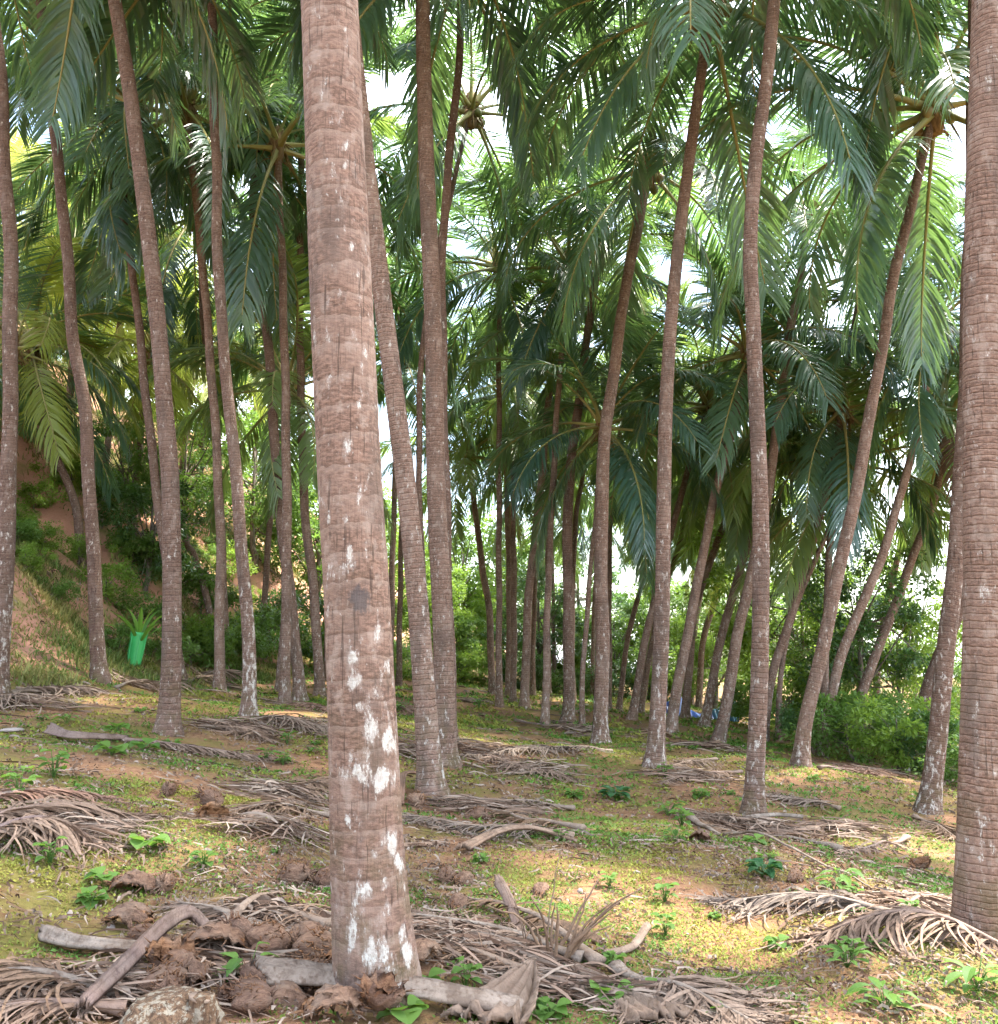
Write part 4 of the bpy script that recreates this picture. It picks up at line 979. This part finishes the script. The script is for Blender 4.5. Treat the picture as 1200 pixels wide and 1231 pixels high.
def husk_shell(seed, span=2.6, ln=.24):
    """split piece: thick curved shell with ragged fibrous edge"""
    rs = np.random.RandomState(seed); g = G(); n, m = 16, 13
    t = np.linspace(0.03, .97, n); a = np.linspace(-span / 2, span / 2, m)
    prof = np.sin(np.pi * t) ** .65
    def surf(r):
        x = (t[:, None] - .5) * ln * np.ones((1, m)); rr = r * prof[:, None] * (1 + .05 * np.sin(9 * a + seed)[None])
        return np.stack([x, rr * np.sin(a)[None], .5 * r - rr * np.cos(a)[None]], -1)
    out = surf(.088) + rs.normal(0, .005, (n, m, 3)); inn = surf(.052) + rs.normal(0, .008, (n, m, 3))
    out[:, [0, -1], 2] += rs.uniform(-.01, .025, (n, 2)); inn[:, [0, -1]] = (inn[:, [0, -1]] + out[:, [0, -1]]) / 2
    i = (np.arange(n - 1)[:, None] * m + np.arange(m - 1)[None]); Q = np.stack([i, i + 1, i + m + 1, i + m], -1).reshape(-1, 4)
    edge = np.r_[np.arange(m), np.arange(1, n) * m + m - 1, (n - 1) * m + np.arange(m - 2, -1, -1), np.arange(n - 2, 0, -1) * m]; e2 = np.roll(edge, -1); o2 = n * m
    g.add(np.concatenate([out.reshape(-1, 3), inn.reshape(-1, 3)]), np.concatenate([Q[:, ::-1]]), 0)
    Vn = g.n; g.V[-1] = g.V[-1]
    g.Q.append(np.concatenate([Q + o2, np.stack([edge, e2, e2 + o2, edge + o2], 1)])); g.M.append(np.ones(len(Q) + len(edge), int))
    for k in range(26):
        e = edge[rs.randint(len(edge))]; p0 = out.reshape(-1, 3)[e]; d = nrm(p0 + rs.normal(0, .03, 3)) * rs.uniform(.015, .05); tt = np.linspace(0, 1, 3)[:, None]
        V, Q2 = tube(p0 + d * tt, .004 * (1.1 - tt[:, 0]), 3); g.add(V, Q2, 1)
    return g.mesh('coconut_husk', [M['husk_out'], M['husk_in']])
HUSK = [husk_whole(1), husk_whole(2), husk_shell(3), husk_shell(4, 1.9, .27), husk_shell(5, 3.2, .22), husk_whole(6)]
rsH = np.random.RandomState(4)
def husk(px, py, v, label, scale=1.0, up=0.0, rot=None, group=None):
    p = ground(px, py); p[2] += .045 * scale + up
    r_ = rot or (rsH.uniform(-.7, .7) + (0 if v not in (2, 3, 4) else rsH.choice([0, .6, 2.6, 3.1])), rsH.uniform(-.35, .35), rsH.uniform(0, 6.28))
    return tag(obj('coconut_husk', HUSK[v], None, p, r_, scale), label, 'coconut husk', group)
gK = 'husks of the heap beside the foreground trunk'
husk(384, 1162, 0, 'biggest fibrous husk of the heap, leaning against the foreground trunk', 1.15, .02)
husk(368, 1146, 4, 'pale torn husk on top of the heap next to the foreground trunk', 1.1, .05)
husk(258, 1155, 2, 'orange-brown open husk in the middle of the heap under the arching stalk', 1.3, .05, (2.7, .1, .4))
husk(290, 1150, 1, 'small dark whole husk beside the orange-brown open husk', .95, .06)
husk(322, 1158, 0, 'mottled whole husk between the dark husk and the pale torn husk', 1.0, .06)
husk(402, 1178, 3, 'pointed purple husk piece at the left foot of the foreground trunk', 1.0, .05, (.4, -.5, .4))
husk(60, 1015, 1, 'brown husk half buried under the left pale frond', .9)
husk(165, 1070, 2, 'reddish open husk on the grass left of the heap', 1.15, 0, (2.9, .2, .3))
husk(200, 1070, 0, 'pale small husk right of the reddish open husk', .85)
husk(155, 1115, 3, 'curved husk shell lying upside down above the grey frond base', 1.2, .01, (3.1, .1, 2.6))
husk(178, 1143, 5, 'dark husk at the end of the grey frond base', .85, .02)
husk(352, 1061, 0, 'grey striped husk on moss left of the foreground trunk', 1.05, 0)
husk(393, 1064, 1, 'grey husk close to the left side of the foreground trunk', 1.0)
husk(254, 968, 1, 'red-brown husk on the slope, upper of two beside a dark frond', 1.1)
husk(254, 990, 4, 'dark hollow husk on the slope, lower of two beside a dark frond', 1.1, 0, (1.2, .2, .5))
husk(204, 955, 0, 'small dull husk on the slope left of the two dark-frond husks', .9)
husk(538, 1058, 0, 'brown husk on the moss right of the foreground trunk', .85)
husk(560, 1063, 3, 'dark husk sliver on the moss right of the brown husk', .8)
husk(500, 1160, 4, 'orange-brown husk against the right foot of the foreground trunk', 1.1, .01)
husk(552, 1090, 3, 'thin husk flake on the grass behind the litter', .8)
husk(955, 1060, 1, 'small brown husk below the long thin stalk on the right', .8)
husk(1108, 1045, 2, 'brown husk on bare soil left of the thick right-edge trunk', 1.0)
husk(455, 1228, 4, 'open husk shell at the bottom edge below the long split stalk', 1.0, .05, (.3, .2, 1))
husk(400, 1226, 2, 'red-brown husk at the bottom edge under the long split stalk', 1.1, .03, (2.8, 0, .5))
husk(842, 1012, 4, 'dark husk among stalks below the wavy trunk', .9)
husk(575, 985, 0, 'rounded husk in the tangle right of the leaning lichen palm', 1.0)
husk(500, 968, 0, 'round pale husk at the foot of the leaning lichen palm', 1.2)
husk(650, 1075, 3, 'husk flake on the grass above the upright dead stems', .8)
for i in range(34):
    px = rsH.uniform(185, 392); py = rsH.uniform(1140, 1225)
    if py < 1150 and px < 230: py += 30
    husk(px, py, rsH.randint(6), 'old brown coconut husk heaped with others left of the foreground trunk', rsH.uniform(.6, .98), rsH.uniform(-.02, .03), None, gK)

# ------------------------------------------------------------------ old stump at the bottom edge
b = ground(208, 1231); b = np.array((b[0] * .985, b[1] - .06, b[2]))
st = thing('tree_stump', b, 'old lichen-crusted palm stump with a pale cut top at the bottom edge', 'stump')
g = G(); n = 22; t = np.linspace(0, 1, n); rs = np.random.RandomState(4); sd = 40
wob = 1 + .07 * np.sin(np.arange(sd) / sd * 6.28 * 3)[None] + .05 * np.sin(np.arange(sd) / sd * 6.28 * 5 + 2 * t[:, None]) + rs.normal(0, .02, (n, sd))
V, Q = tube(np.stack([-.05 * t, 0 * t, -.15 + .27 * t], 1), .20 - .05 * t ** 2 - .05 * np.clip(t - .8, 0, 1) / .2, sd, wob=wob * (1 + .10 * np.sin(np.arange(sd) / sd * 6.28 * 9 + 3 * t[:, None]) * rs.uniform(.3, 1, sd)[None]) + rs.normal(0, .035, (n, sd))); g.add(V, Q)
obj('trunk', g.mesh('trunk', [M['stump']]), st)
g = G()
V, Q = tube(np.stack([.13 - .01 * t, -.05 + 0 * t, -.1 + .24 * t], 1), .055 - .012 * t, 16, wob=1 + rs.normal(0, .12, (n, 16)).cumsum(0) * .25); g.add(V, Q)
obj('split_piece', g.mesh('split_piece', [M['stump']]), st)
g = G(); V, Q = tube(np.stack([.115 + .012 * t[:4], -.05 + 0 * t[:4], .125 + .07 * t[:4]], 1), .044, 14, wob=1 + rs.normal(0, .05, (4, 14))); g.add(V, Q)
obj('cut_top', g.mesh('cut_top', [M['wood_grey']]), st)

# ------------------------------------------------------------------ upright dead stems, and brown tuft
def dead_tuft(px, py, n, h, label, seed, mat='dry_brown', spread=.6, thick=.011, lean=0.0):
    rs = np.random.RandomState(seed); b = ground(px, py); root = thing('dead_plant', b, label, 'dead plant')
    for i in range(n):
        az = rs.uniform(0, 6.28); sp = spread * rs.uniform(.1, 1); t = np.linspace(0, 1, 9)[:, None]; hh = h * rs.uniform(.5, 1.0)
        p0 = np.array([math.cos(az), math.sin(az), 0]) * .05
        P = p0 + np.array([math.cos(az) * sp + lean, math.sin(az) * sp * .6, 1.0]) * t * hh + np.array([math.cos(az) * .5, 0, -.25]) * (t ** 3) * hh * sp + rs.normal(0, .006, (9, 3)).cumsum(0)
        g = G(); V, Q = tube(P, thick * (1.1 - .8 * t[:, 0]), 6); g.add(V, Q)
        obj('stem', g.mesh('stem', [M[mat]]), root)
dead_tuft(668, 1155, 14, .42, 'clump of upright dead brown stems at the bottom right of the foreground trunk', 1, spread=.75, lean=.25)
dead_tuft(657, 868, 22, .85, 'upright brown dry tuft beside the foot of a middle palm', 2, spread=.22, thick=.02)
dead_tuft(645, 1145, 3, .62, 'three thin pale dead stems standing left of the dead brown clump', 3, 'dry_pale', .3, .005)

# ------------------------------------------------------------------ green seedlings
def seedling_mesh(seed, n, ln, wid, h, mat):
    """(stem mesh, list of leaf meshes)"""
    rs = np.random.RandomState(seed); sg = G(); leaves = []
    for i in range(n):
        az = i * 2.4 + rs.normal(0, .3); z = h * (.35 + .65 * (i + 1) / n) * rs.uniform(.7, 1.05); t = np.linspace(0, 1, 5)[:, None]
        out = np.array([math.cos(az), math.sin(az), 0]) * ln * rs.uniform(.25, .6)
        P = np.array([0, 0, -.02]) + out * t ** 1.3 + np.array([0, 0, z]) * t
        V, Q = tube(P, .004 * (1.2 - .5 * t[:, 0]), 4); sg.add(V, Q)
        l = ln * rs.uniform(.7, 1.2); k = 6; q = np.linspace(0, 1, k)[:, None]
        d = nrm(np.array([math.cos(az), math.sin(az), rs.uniform(-.1, .6)])); S = nrm(np.cross(d, (0, 0, 1.0))); N = np.cross(S, d)
        sp = P[-1] + d * l * q - np.array([0, 0, 1]) * (q ** 2) * l * rs.uniform(.1, .5)
        w = wid * l * np.sin(np.pi * (q * .95 + .03)) ** .8
        g = G()
        for sd in (-1, 1):
            W = (S * sd + N * .35) * w * .5
            V, Q = ribbons((sp + W)[None], W[None]); g.add(V, Q, 0, tone=np.full(len(V), rs.uniform(0, 1)))
        leaves.append(g)
    return sg.mesh('stem', [M['seedling']]), [g.mesh('leaf', [M[mat]], True) for g in leaves]
SEED = {'broad': seedling_mesh(1, 8, .11, .75, .12, 'seedling'), 'tall': seedling_mesh(2, 12, .10, .5, .26, 'seedling'),
        'shiny': seedling_mesh(3, 16, .17, .45, .22, 'shiny'), 'low': seedling_mesh(4, 14, .07, .6, .08, 'seedling'), 'slim': seedling_mesh(5, 14, .16, .22, .22, 'seedling')}
def seedling(px, py, kind, scale, label, group=None):
    p = ground(px, py); root = thing('seedling', p, label, 'plant', group); az = rsH.uniform(0, 6.28)
    sm, lv = SEED[kind]
    scale *= .68
    obj('stem', sm, root, (0, 0, 0), (0, 0, az), scale)
    for l in lv: obj('leaf', l, root, (0, 0, 0), (0, 0, az), scale)
for px, py, kd, sc, lb in (
    (740, 962, 'shiny', 1.35, 'dark glossy broad-leaved plant on the open slope right of the middle'),
    (918, 1055, 'shiny', .95, 'dark green leafy plant below the long thin stalk on the right slope'),
    (908, 1015, 'broad', 1.0, 'bright green two-leaved seedling above the dark leafy plant on the right'),
    (65, 935, 'tall', 1.6, 'bright green seedling on the slope at the left, above the pale fronds'),
    (22, 960, 'tall', 1.5, 'bright green leafy seedling at the left edge above the pale fronds'),
    (178, 1022, 'broad', 1.3, 'bright broad-leaved seedling right of the left pale fronds'),
    (60, 1040, 'tall', 1.0, 'light green seedling growing through the left pale fronds'),
    (140, 880, 'broad', 1.7, 'bright leafy plant behind the long dry frond at the left'),
    (175, 903, 'broad', 1.9, 'bright leafy plant in front of the big ringed left palm'),
    (135, 908, 'broad', 1.8, 'broad-leaved plant growing by the dark curled frond base'),
    (205, 898, 'low', 2.0, 'low leafy plant at the right foot of the big ringed left palm'),
    (320, 915, 'tall', 1.3, 'bluish green seedling on the slope below the white-footed palm'),
    (345, 895, 'tall', 1.4, 'green seedling right of the dry fronds below the white-footed palm'),
    (483, 1228, 'broad', 1.1, 'bright green seedling on the bottom edge below the foreground trunk'),
    (735, 1205, 'broad', 1.2, 'light green broad-leaved seedling on the dry frond at the bottom'),
    (785, 1200, 'broad', .9, 'small light green leaf pair at the bottom right of the middle'),
    (850, 1222, 'broad', .8, 'tiny seedling at the bottom edge among grey strips'),
    (660, 1222, 'low', 1.3, 'low green weed on the flat sheath at the bottom middle'),
    (800, 1125, 'tall', .9, 'light green seedling on the slope right of the upright dead stems'),
    (1065, 1215, 'slim', 1.0, 'slim-leaved weed at the bottom right under the curled strips'),
    (1175, 1190, 'slim', 1.1, 'tall slim weed at the foot of the thick right-edge trunk'),
    (1025, 1155, 'tall', .8, 'light green weed in front of the two sweeping fronds on the right'),
    (1095, 1105, 'tall', .8, 'light green weed between the two sweeping fronds on the right'),
    (935, 1140, 'broad', .8, 'small bright seedling left of the two sweeping fronds'),
    (800, 935, 'tall', 1.4, 'bluish green shrubby weed at the foot of the lichen-footed middle palm'),
    (843, 958, 'low', 2.0, 'low green weed left of the wavy trunk'),
    (690, 958, 'low', 2.0, 'low green weed left of the dark glossy plant'),
    (505, 1190, 'low', 1.5, 'low green weed at the right foot of the foreground trunk'),
    (560, 1188, 'tall', .8, 'small dark green weed in the litter right of the foreground trunk'),
    (245, 1045, 'tall', .9, 'green weed on the mossy ground left of the foreground trunk'),
    (110, 1085, 'low', 1.4, 'low green weed under the left pale fronds'),
    (125, 1062, 'broad', 1.0, 'bright green weed beside the reddish open husk')):
    seedling(px, py, kd, sc, lb)
gG = 'small weeds dotted over the grove floor'
for i in range(64):
    py = 845 + 340 * rsH.rand() ** 1.6; px = rsH.uniform(0, 1150)
    d = ground(px, py)[1]
    seedling(px, py, ('low', 'tall', 'low', 'slim', 'low')[i % 5], rsH.uniform(.5, 1.0) * (1 + d / 22), 'small green weed growing among the litter on the grove floor', gG)

# ------------------------------------------------------------------ stones
def stone_mesh(seed):
    rs = np.random.RandomState(seed); g = G(); n = 9; t = np.linspace(0, 1, n)
    V, Q = tube(np.stack([0 * t, 0 * t, t - .4], 1) * .8, .62 * np.sin(np.pi * (.06 + .88 * t)) ** .6, 11, wob=1 + rs.normal(0, .09, (n, 11))); V = V * rs.uniform(.7, 1.2, 3)
    g.add(V, Q); return g.mesh('stone', [M['stone']], True)
STONE = [stone_mesh(i) for i in range(3)]
for i in range(36):
    py = 900 + 320 * rsH.rand() ** 1.3; px = rsH.uniform(0, 1140); p = ground(px, py)
    tag(obj('stone', STONE[i % 3], None, p, (rsH.uniform(0, 6), rsH.uniform(0, 6), 0), rsH.uniform(.022, .055)), 'small pale stone lying on the grove floor', 'stone', 'small stones on the grove floor')
tag(obj('stone', STONE[0], None, ground(14, 878), (0, 0, 1), (.30, .22, .09)), 'flat pale grey stone at the left edge of the clearing', 'stone')

# ------------------------------------------------------------------ countless small stuff: weeds, litter, hill grass
def wedge(rs, n, d0, d1, p=1.0, xl=-.56, xr=.56):
    u = rs.rand(n); y = (d0 ** (2 / p) + u * (d1 ** (2 / p) - d0 ** (2 / p))) ** (p / 2)
    x = rs.uniform(xl, xr, n) * (y + .6)
    return x, y
def nz2(x, y, s=0):
    return (np.sin(1.3 * x + .7 * y + s) * np.sin(.9 * y - .6 * x + 1.7 * s) + .6 * np.sin(3.1 * x - 1.9 * y + s * 3) * np.sin(2.3 * y + 2.7 * x) + .45 * np.sin(7.3 * x + 2 * y + s) * np.sin(6.1 * y - 3 * x))
def cover(name, seed, spec, label, cat):
    rs = np.random.RandomState(seed); g = G()
    for n, d0, d1, p, size, thr in spec:
        x, y = wedge(rs, n, d0, d1, p)
        ok = nz2(x, y) + rs.normal(0, .35, n) > thr; x, y = x[ok], y[ok]
        s_ = (-(x + 8.2 - 0.05 * (y - 17))); ok = s_ < 1.0; x, y = x[ok], y[ok]; m = len(x)
        per = 4
        az = rs.uniform(0, 6.28, (m, per)); tilt = rs.uniform(.1, .9, (m, per)); sz = size * rs.uniform(.5, 1.4, (m, per)) * (1 + .035 * y)[:, None]
        off = rs.normal(0, 1, (m, per, 2)) * size * 1.1
        X = x[:, None] + off[..., 0]; Y = y[:, None] + off[..., 1]; Z = hz(X, Y) + .006 + .5 * sz * np.sin(tilt)
        D = np.stack([np.cos(az) * np.cos(tilt), np.sin(az) * np.cos(tilt), np.sin(tilt)], -1).reshape(-1, 3)
        C = np.stack([X, Y, Z], -1).reshape(-1, 3); S = nrm(np.cross(D, nrm(np.array([0, 0, 1.0]) + rs.normal(0, .3, (len(D), 3)))))
        l = sz.ravel(); V, Q = leaf_quads(C, D, S, l, l * rs.uniform(.3, .6, len(l)))
        hue = np.clip(.38 + .75 * nz2(x * .8, y * .8, 2.2) / 1.2, 0, 1)[:, None] + rs.normal(0, .18, (m, per)); hue = np.clip(hue, 0, 1).ravel()[:, None]
        c = (1 - hue) * np.array([.080, .185, .026]) + hue * np.array([.27, .255, .045]); c = c * rs.uniform(.7, 1.2, (len(c), 1))
        g.add(V, Q, 0, col=np.repeat(np.c_[c, np.ones(len(c))], 4, 0))
    o = obj(name, g.mesh(name, [M['weeds']], False)); tag(o, label, cat, None, 'stuff')
cover('ground_weeds', 1, ((44000, 3.5, 9, 1.0, .019, -.1), (42000, 8, 24, 1.0, .032, -.1), (24000, 20, 48, 1.0, .06, -.2)), 'short yellow-green weeds and moss covering the reddish soil in patches', 'ground cover')
def litter(name, seed, spec, label, cat, piles=()):
    rs = np.random.RandomState(seed); g = G()
    for n, d0, d1, p, l0, l1, w in spec:
        x, y = wedge(rs, n, d0, d1, p)
        ok = nz2(x, y, 5.1) + rs.normal(0, .5, n) > -.15; x, y = x[ok], y[ok]; m = len(x)
        az = rs.uniform(0, 6.28, m); ln = rs.uniform(l0, l1, m) * rs.uniform(.3, 1, m); k = 4; t = np.linspace(-.5, .5, k)[None]
        cu = rs.normal(0, 1.2, m)[:, None]
        X = x[:, None] + ln[:, None] * t * np.cos(az[:, None] + cu * t); Y = y[:, None] + ln[:, None] * t * np.sin(az[:, None] + cu * t)
        Z = hz(X, Y) + .008 + .02 * rs.rand(m, 1) + .025 * rs.rand(m, 1) * np.cos(t * 3)
        P = np.stack([X, Y, Z], -1); D = nrm(np.gradient(P, axis=1)); S = nrm(np.cross(D, nrm(np.array([0, 0, 1.0]) + rs.normal(0, .5, (m, 1, 3)))))
        W = S * (w * rs.uniform(.4, 1.6, m)[:, None, None] * np.array([.4, 1, .9, .2])[None, :, None]) * (1 + .03 * y)[:, None, None]
        V, Q = ribbons(P, W); f = rs.rand(m, 1)
        c = np.where(f < .4, np.array([.20, .135, .095]), np.where(f < .75, np.array([.12, .068, .042]), np.array([.27, .21, .165]))) * rs.uniform(.6, 1.15, (m, 1))
        g.add(V, Q, 0, col=np.repeat(np.c_[c, np.ones(m)], 2 * k, 0))
    for px, py, rx, ry, m, hh, l1 in piles:
        p = ground(px, py); a_ = rs.normal(0, .9, m); x = p[0] + rs.normal(0, .45, m) * rx; y = p[1] + rs.normal(0, .45, m) * ry; k = 6; t = np.linspace(-.5, .5, k)[None]
        ln = l1 * rs.uniform(.25, 1, m); cu = rs.normal(0, .55, m)[:, None]; az = a_ * .8 + (rs.rand(m) > .5) * 3.14
        X = x[:, None] + ln[:, None] * t * np.cos(az[:, None] + cu * t); Y = y[:, None] + ln[:, None] * t * np.sin(az[:, None] + cu * t)
        e = np.exp(-((x - p[0]) / rx) ** 2 - ((y - p[1]) / ry) ** 2)
        Z = hz(X, Y) + .01 + (hh * e * rs.rand(m))[:, None] + rs.normal(0, .12, (m, 1)) * ln[:, None] * t * .6 * e[:, None] + .03 * rs.rand(m, 1) * np.cos(t * 3)
        Z = np.maximum(Z, hz(X, Y) + .006)
        P = np.stack([X, Y, Z], -1); D = nrm(np.gradient(P, axis=1)); S = nrm(np.cross(D, nrm(np.array([0, 0, 1.0]) + rs.normal(0, .6, (m, 1, 3)))))
        W = S * (.0042 * (1 + .06 * p[1]) * rs.uniform(.4, 1.8, m)[:, None, None] * np.array([.5, 1, 1, .9, .6, .15])[None, :, None])
        V, Q = ribbons(P, W); f = rs.rand(m, 1)
        c = np.where(f < .45, np.array([.23, .155, .112]), np.where(f < .75, np.array([.12, .070, .045]), np.array([.31, .235, .18]))) * rs.uniform(.6, 1.1, (m, 1))
        g.add(V, Q, 0, col=np.repeat(np.c_[c, np.ones(m)], 2 * k, 0))
    o = obj(name, g.mesh(name, [M['litter']], False)); tag(o, label, cat, None, 'stuff')
litter('leaf_litter', 2, ((8000, 3.5, 9, 1.0, .05, .30, .005), (5200, 8, 22, 1.0, .1, .5, .008), (3000, 20, 46, 1.0, .3, 1.0, .016)), 'dry leaf scraps and twigs scattered over the grove floor', 'leaf litter',
       ((290, 1165, .55, .4, 500, .08, .45), (120, 1200, .45, .3, 260, .06, .45), (330, 1105, .35, .25, 300, .06, .35), (560, 1140, .45, .3, 420, .07, .45), (700, 1195, .5, .3, 380, .06, .5), (580, 975, .7, .4, 420, .12, .6),
        (340, 960, .5, .5, 260, .12, .6), (330, 1000, .5, .3, 220, .08, .5), (915, 998, .8, .4, 260, .10, .6), (285, 878, .8, .5, 200, .10, .8), (345, 872, .8, .5, 110, .1, .8), (50, 850, 1.0, .6, 170, .15, .8), (640, 925, .8, .5, 150, .08, .7),
        (1020, 1000, .6, .5, 200, .08, .6), (60, 1000, .6, .4, 300, .10, .5), (250, 820, 1.1, .6, 130, .15, .9), (170, 826, 1.0, .6, 90, .12, .9), (350, 850, 1., .6, 90, .1, .9), (1050, 930, .9, .6, 200, .1, .8), (820, 935, .8, .5, 200, .1, .7),
        (1110, 1095, .5, .3, 240, .06, .5), (480, 905, .9, .6, 200, .12, .8), (700, 880, 1., .7, 160, .12, .9), (850, 900, 1.1, .7, 180, .12, .9), (560, 900, .8, .5, 200, .12, .8)))
litter('soil_crumbs', 3, ((20000, 3.5, 8, 1.0, .01, .05, .006), (12000, 8, 16, 1.0, .02, .08, .009)), 'small brown crumbs of bark and soil on the grove floor', 'soil crumbs')
def hill_grass():
    rs = np.random.RandomState(6); g = G(); n = 26000
    y = rs.uniform(16, 62, n); x = y * rs.uniform(-.60, -.20, n)
    s_ = -(x + 8.2 - 0.05 * (y - 17)); ok = (s_ > -1.2) & (nz2(x * .5, y * .5, 3.3) + rs.normal(0, .4, n) > .0); x, y = x[ok], y[ok]; m = len(x)
    per = 7; k = 4
    az = rs.uniform(0, 6.28, (m, per)).ravel(); ln = (rs.uniform(.12, .40, (m, per)) * (.6 + .4 * nz2(x, y, 1))[:, None].clip(.4, 1.5)).ravel()
    bx = np.repeat(x, per) + rs.normal(0, .12, m * per); by = np.repeat(y, per) + rs.normal(0, .12, m * per)
    t = np.linspace(0, 1, k)[None]; sp = rs.uniform(.2, .9, m * per)[:, None]
    X = bx[:, None] + np.cos(az)[:, None] * ln[:, None] * sp * t ** 1.5; Y = by[:, None] + np.sin(az)[:, None] * ln[:, None] * sp * t ** 1.5
    Z = hz(bx, by)[:, None] - .03 + ln[:, None] * (t - .35 * sp * t ** 2.5)
    P = np.stack([X, Y, Z], -1); S = np.stack([-np.sin(az), np.cos(az), 0 * az], -1)[:, None]
    W = S * (.010 * (1 + .02 * by))[:, None, None] * np.array([.8, 1, .7, .1])[None, :, None]
    V, Q = ribbons(P, np.broadcast_to(W, P.shape)); hue = np.clip(np.repeat(.5 + .5 * nz2(x * .6, y * .6, 8), per) + rs.normal(0, .2, m * per), 0, 1)[:, None]
    c = (1 - hue) * np.array([.09, .15, .03]) + hue * np.array([.30, .26, .09]); c = c * rs.uniform(.7, 1.2, (len(c), 1))
    g.add(V, Q, 0, col=np.repeat(np.c_[c, np.ones(len(c))], 2 * k, 0))
    o = obj('hillside_grass', g.mesh('hillside_grass', [M['weeds']], False)); tag(o, 'yellow-green grass covering the red hillside on the left', 'grass', None, 'stuff')
hill_grass()
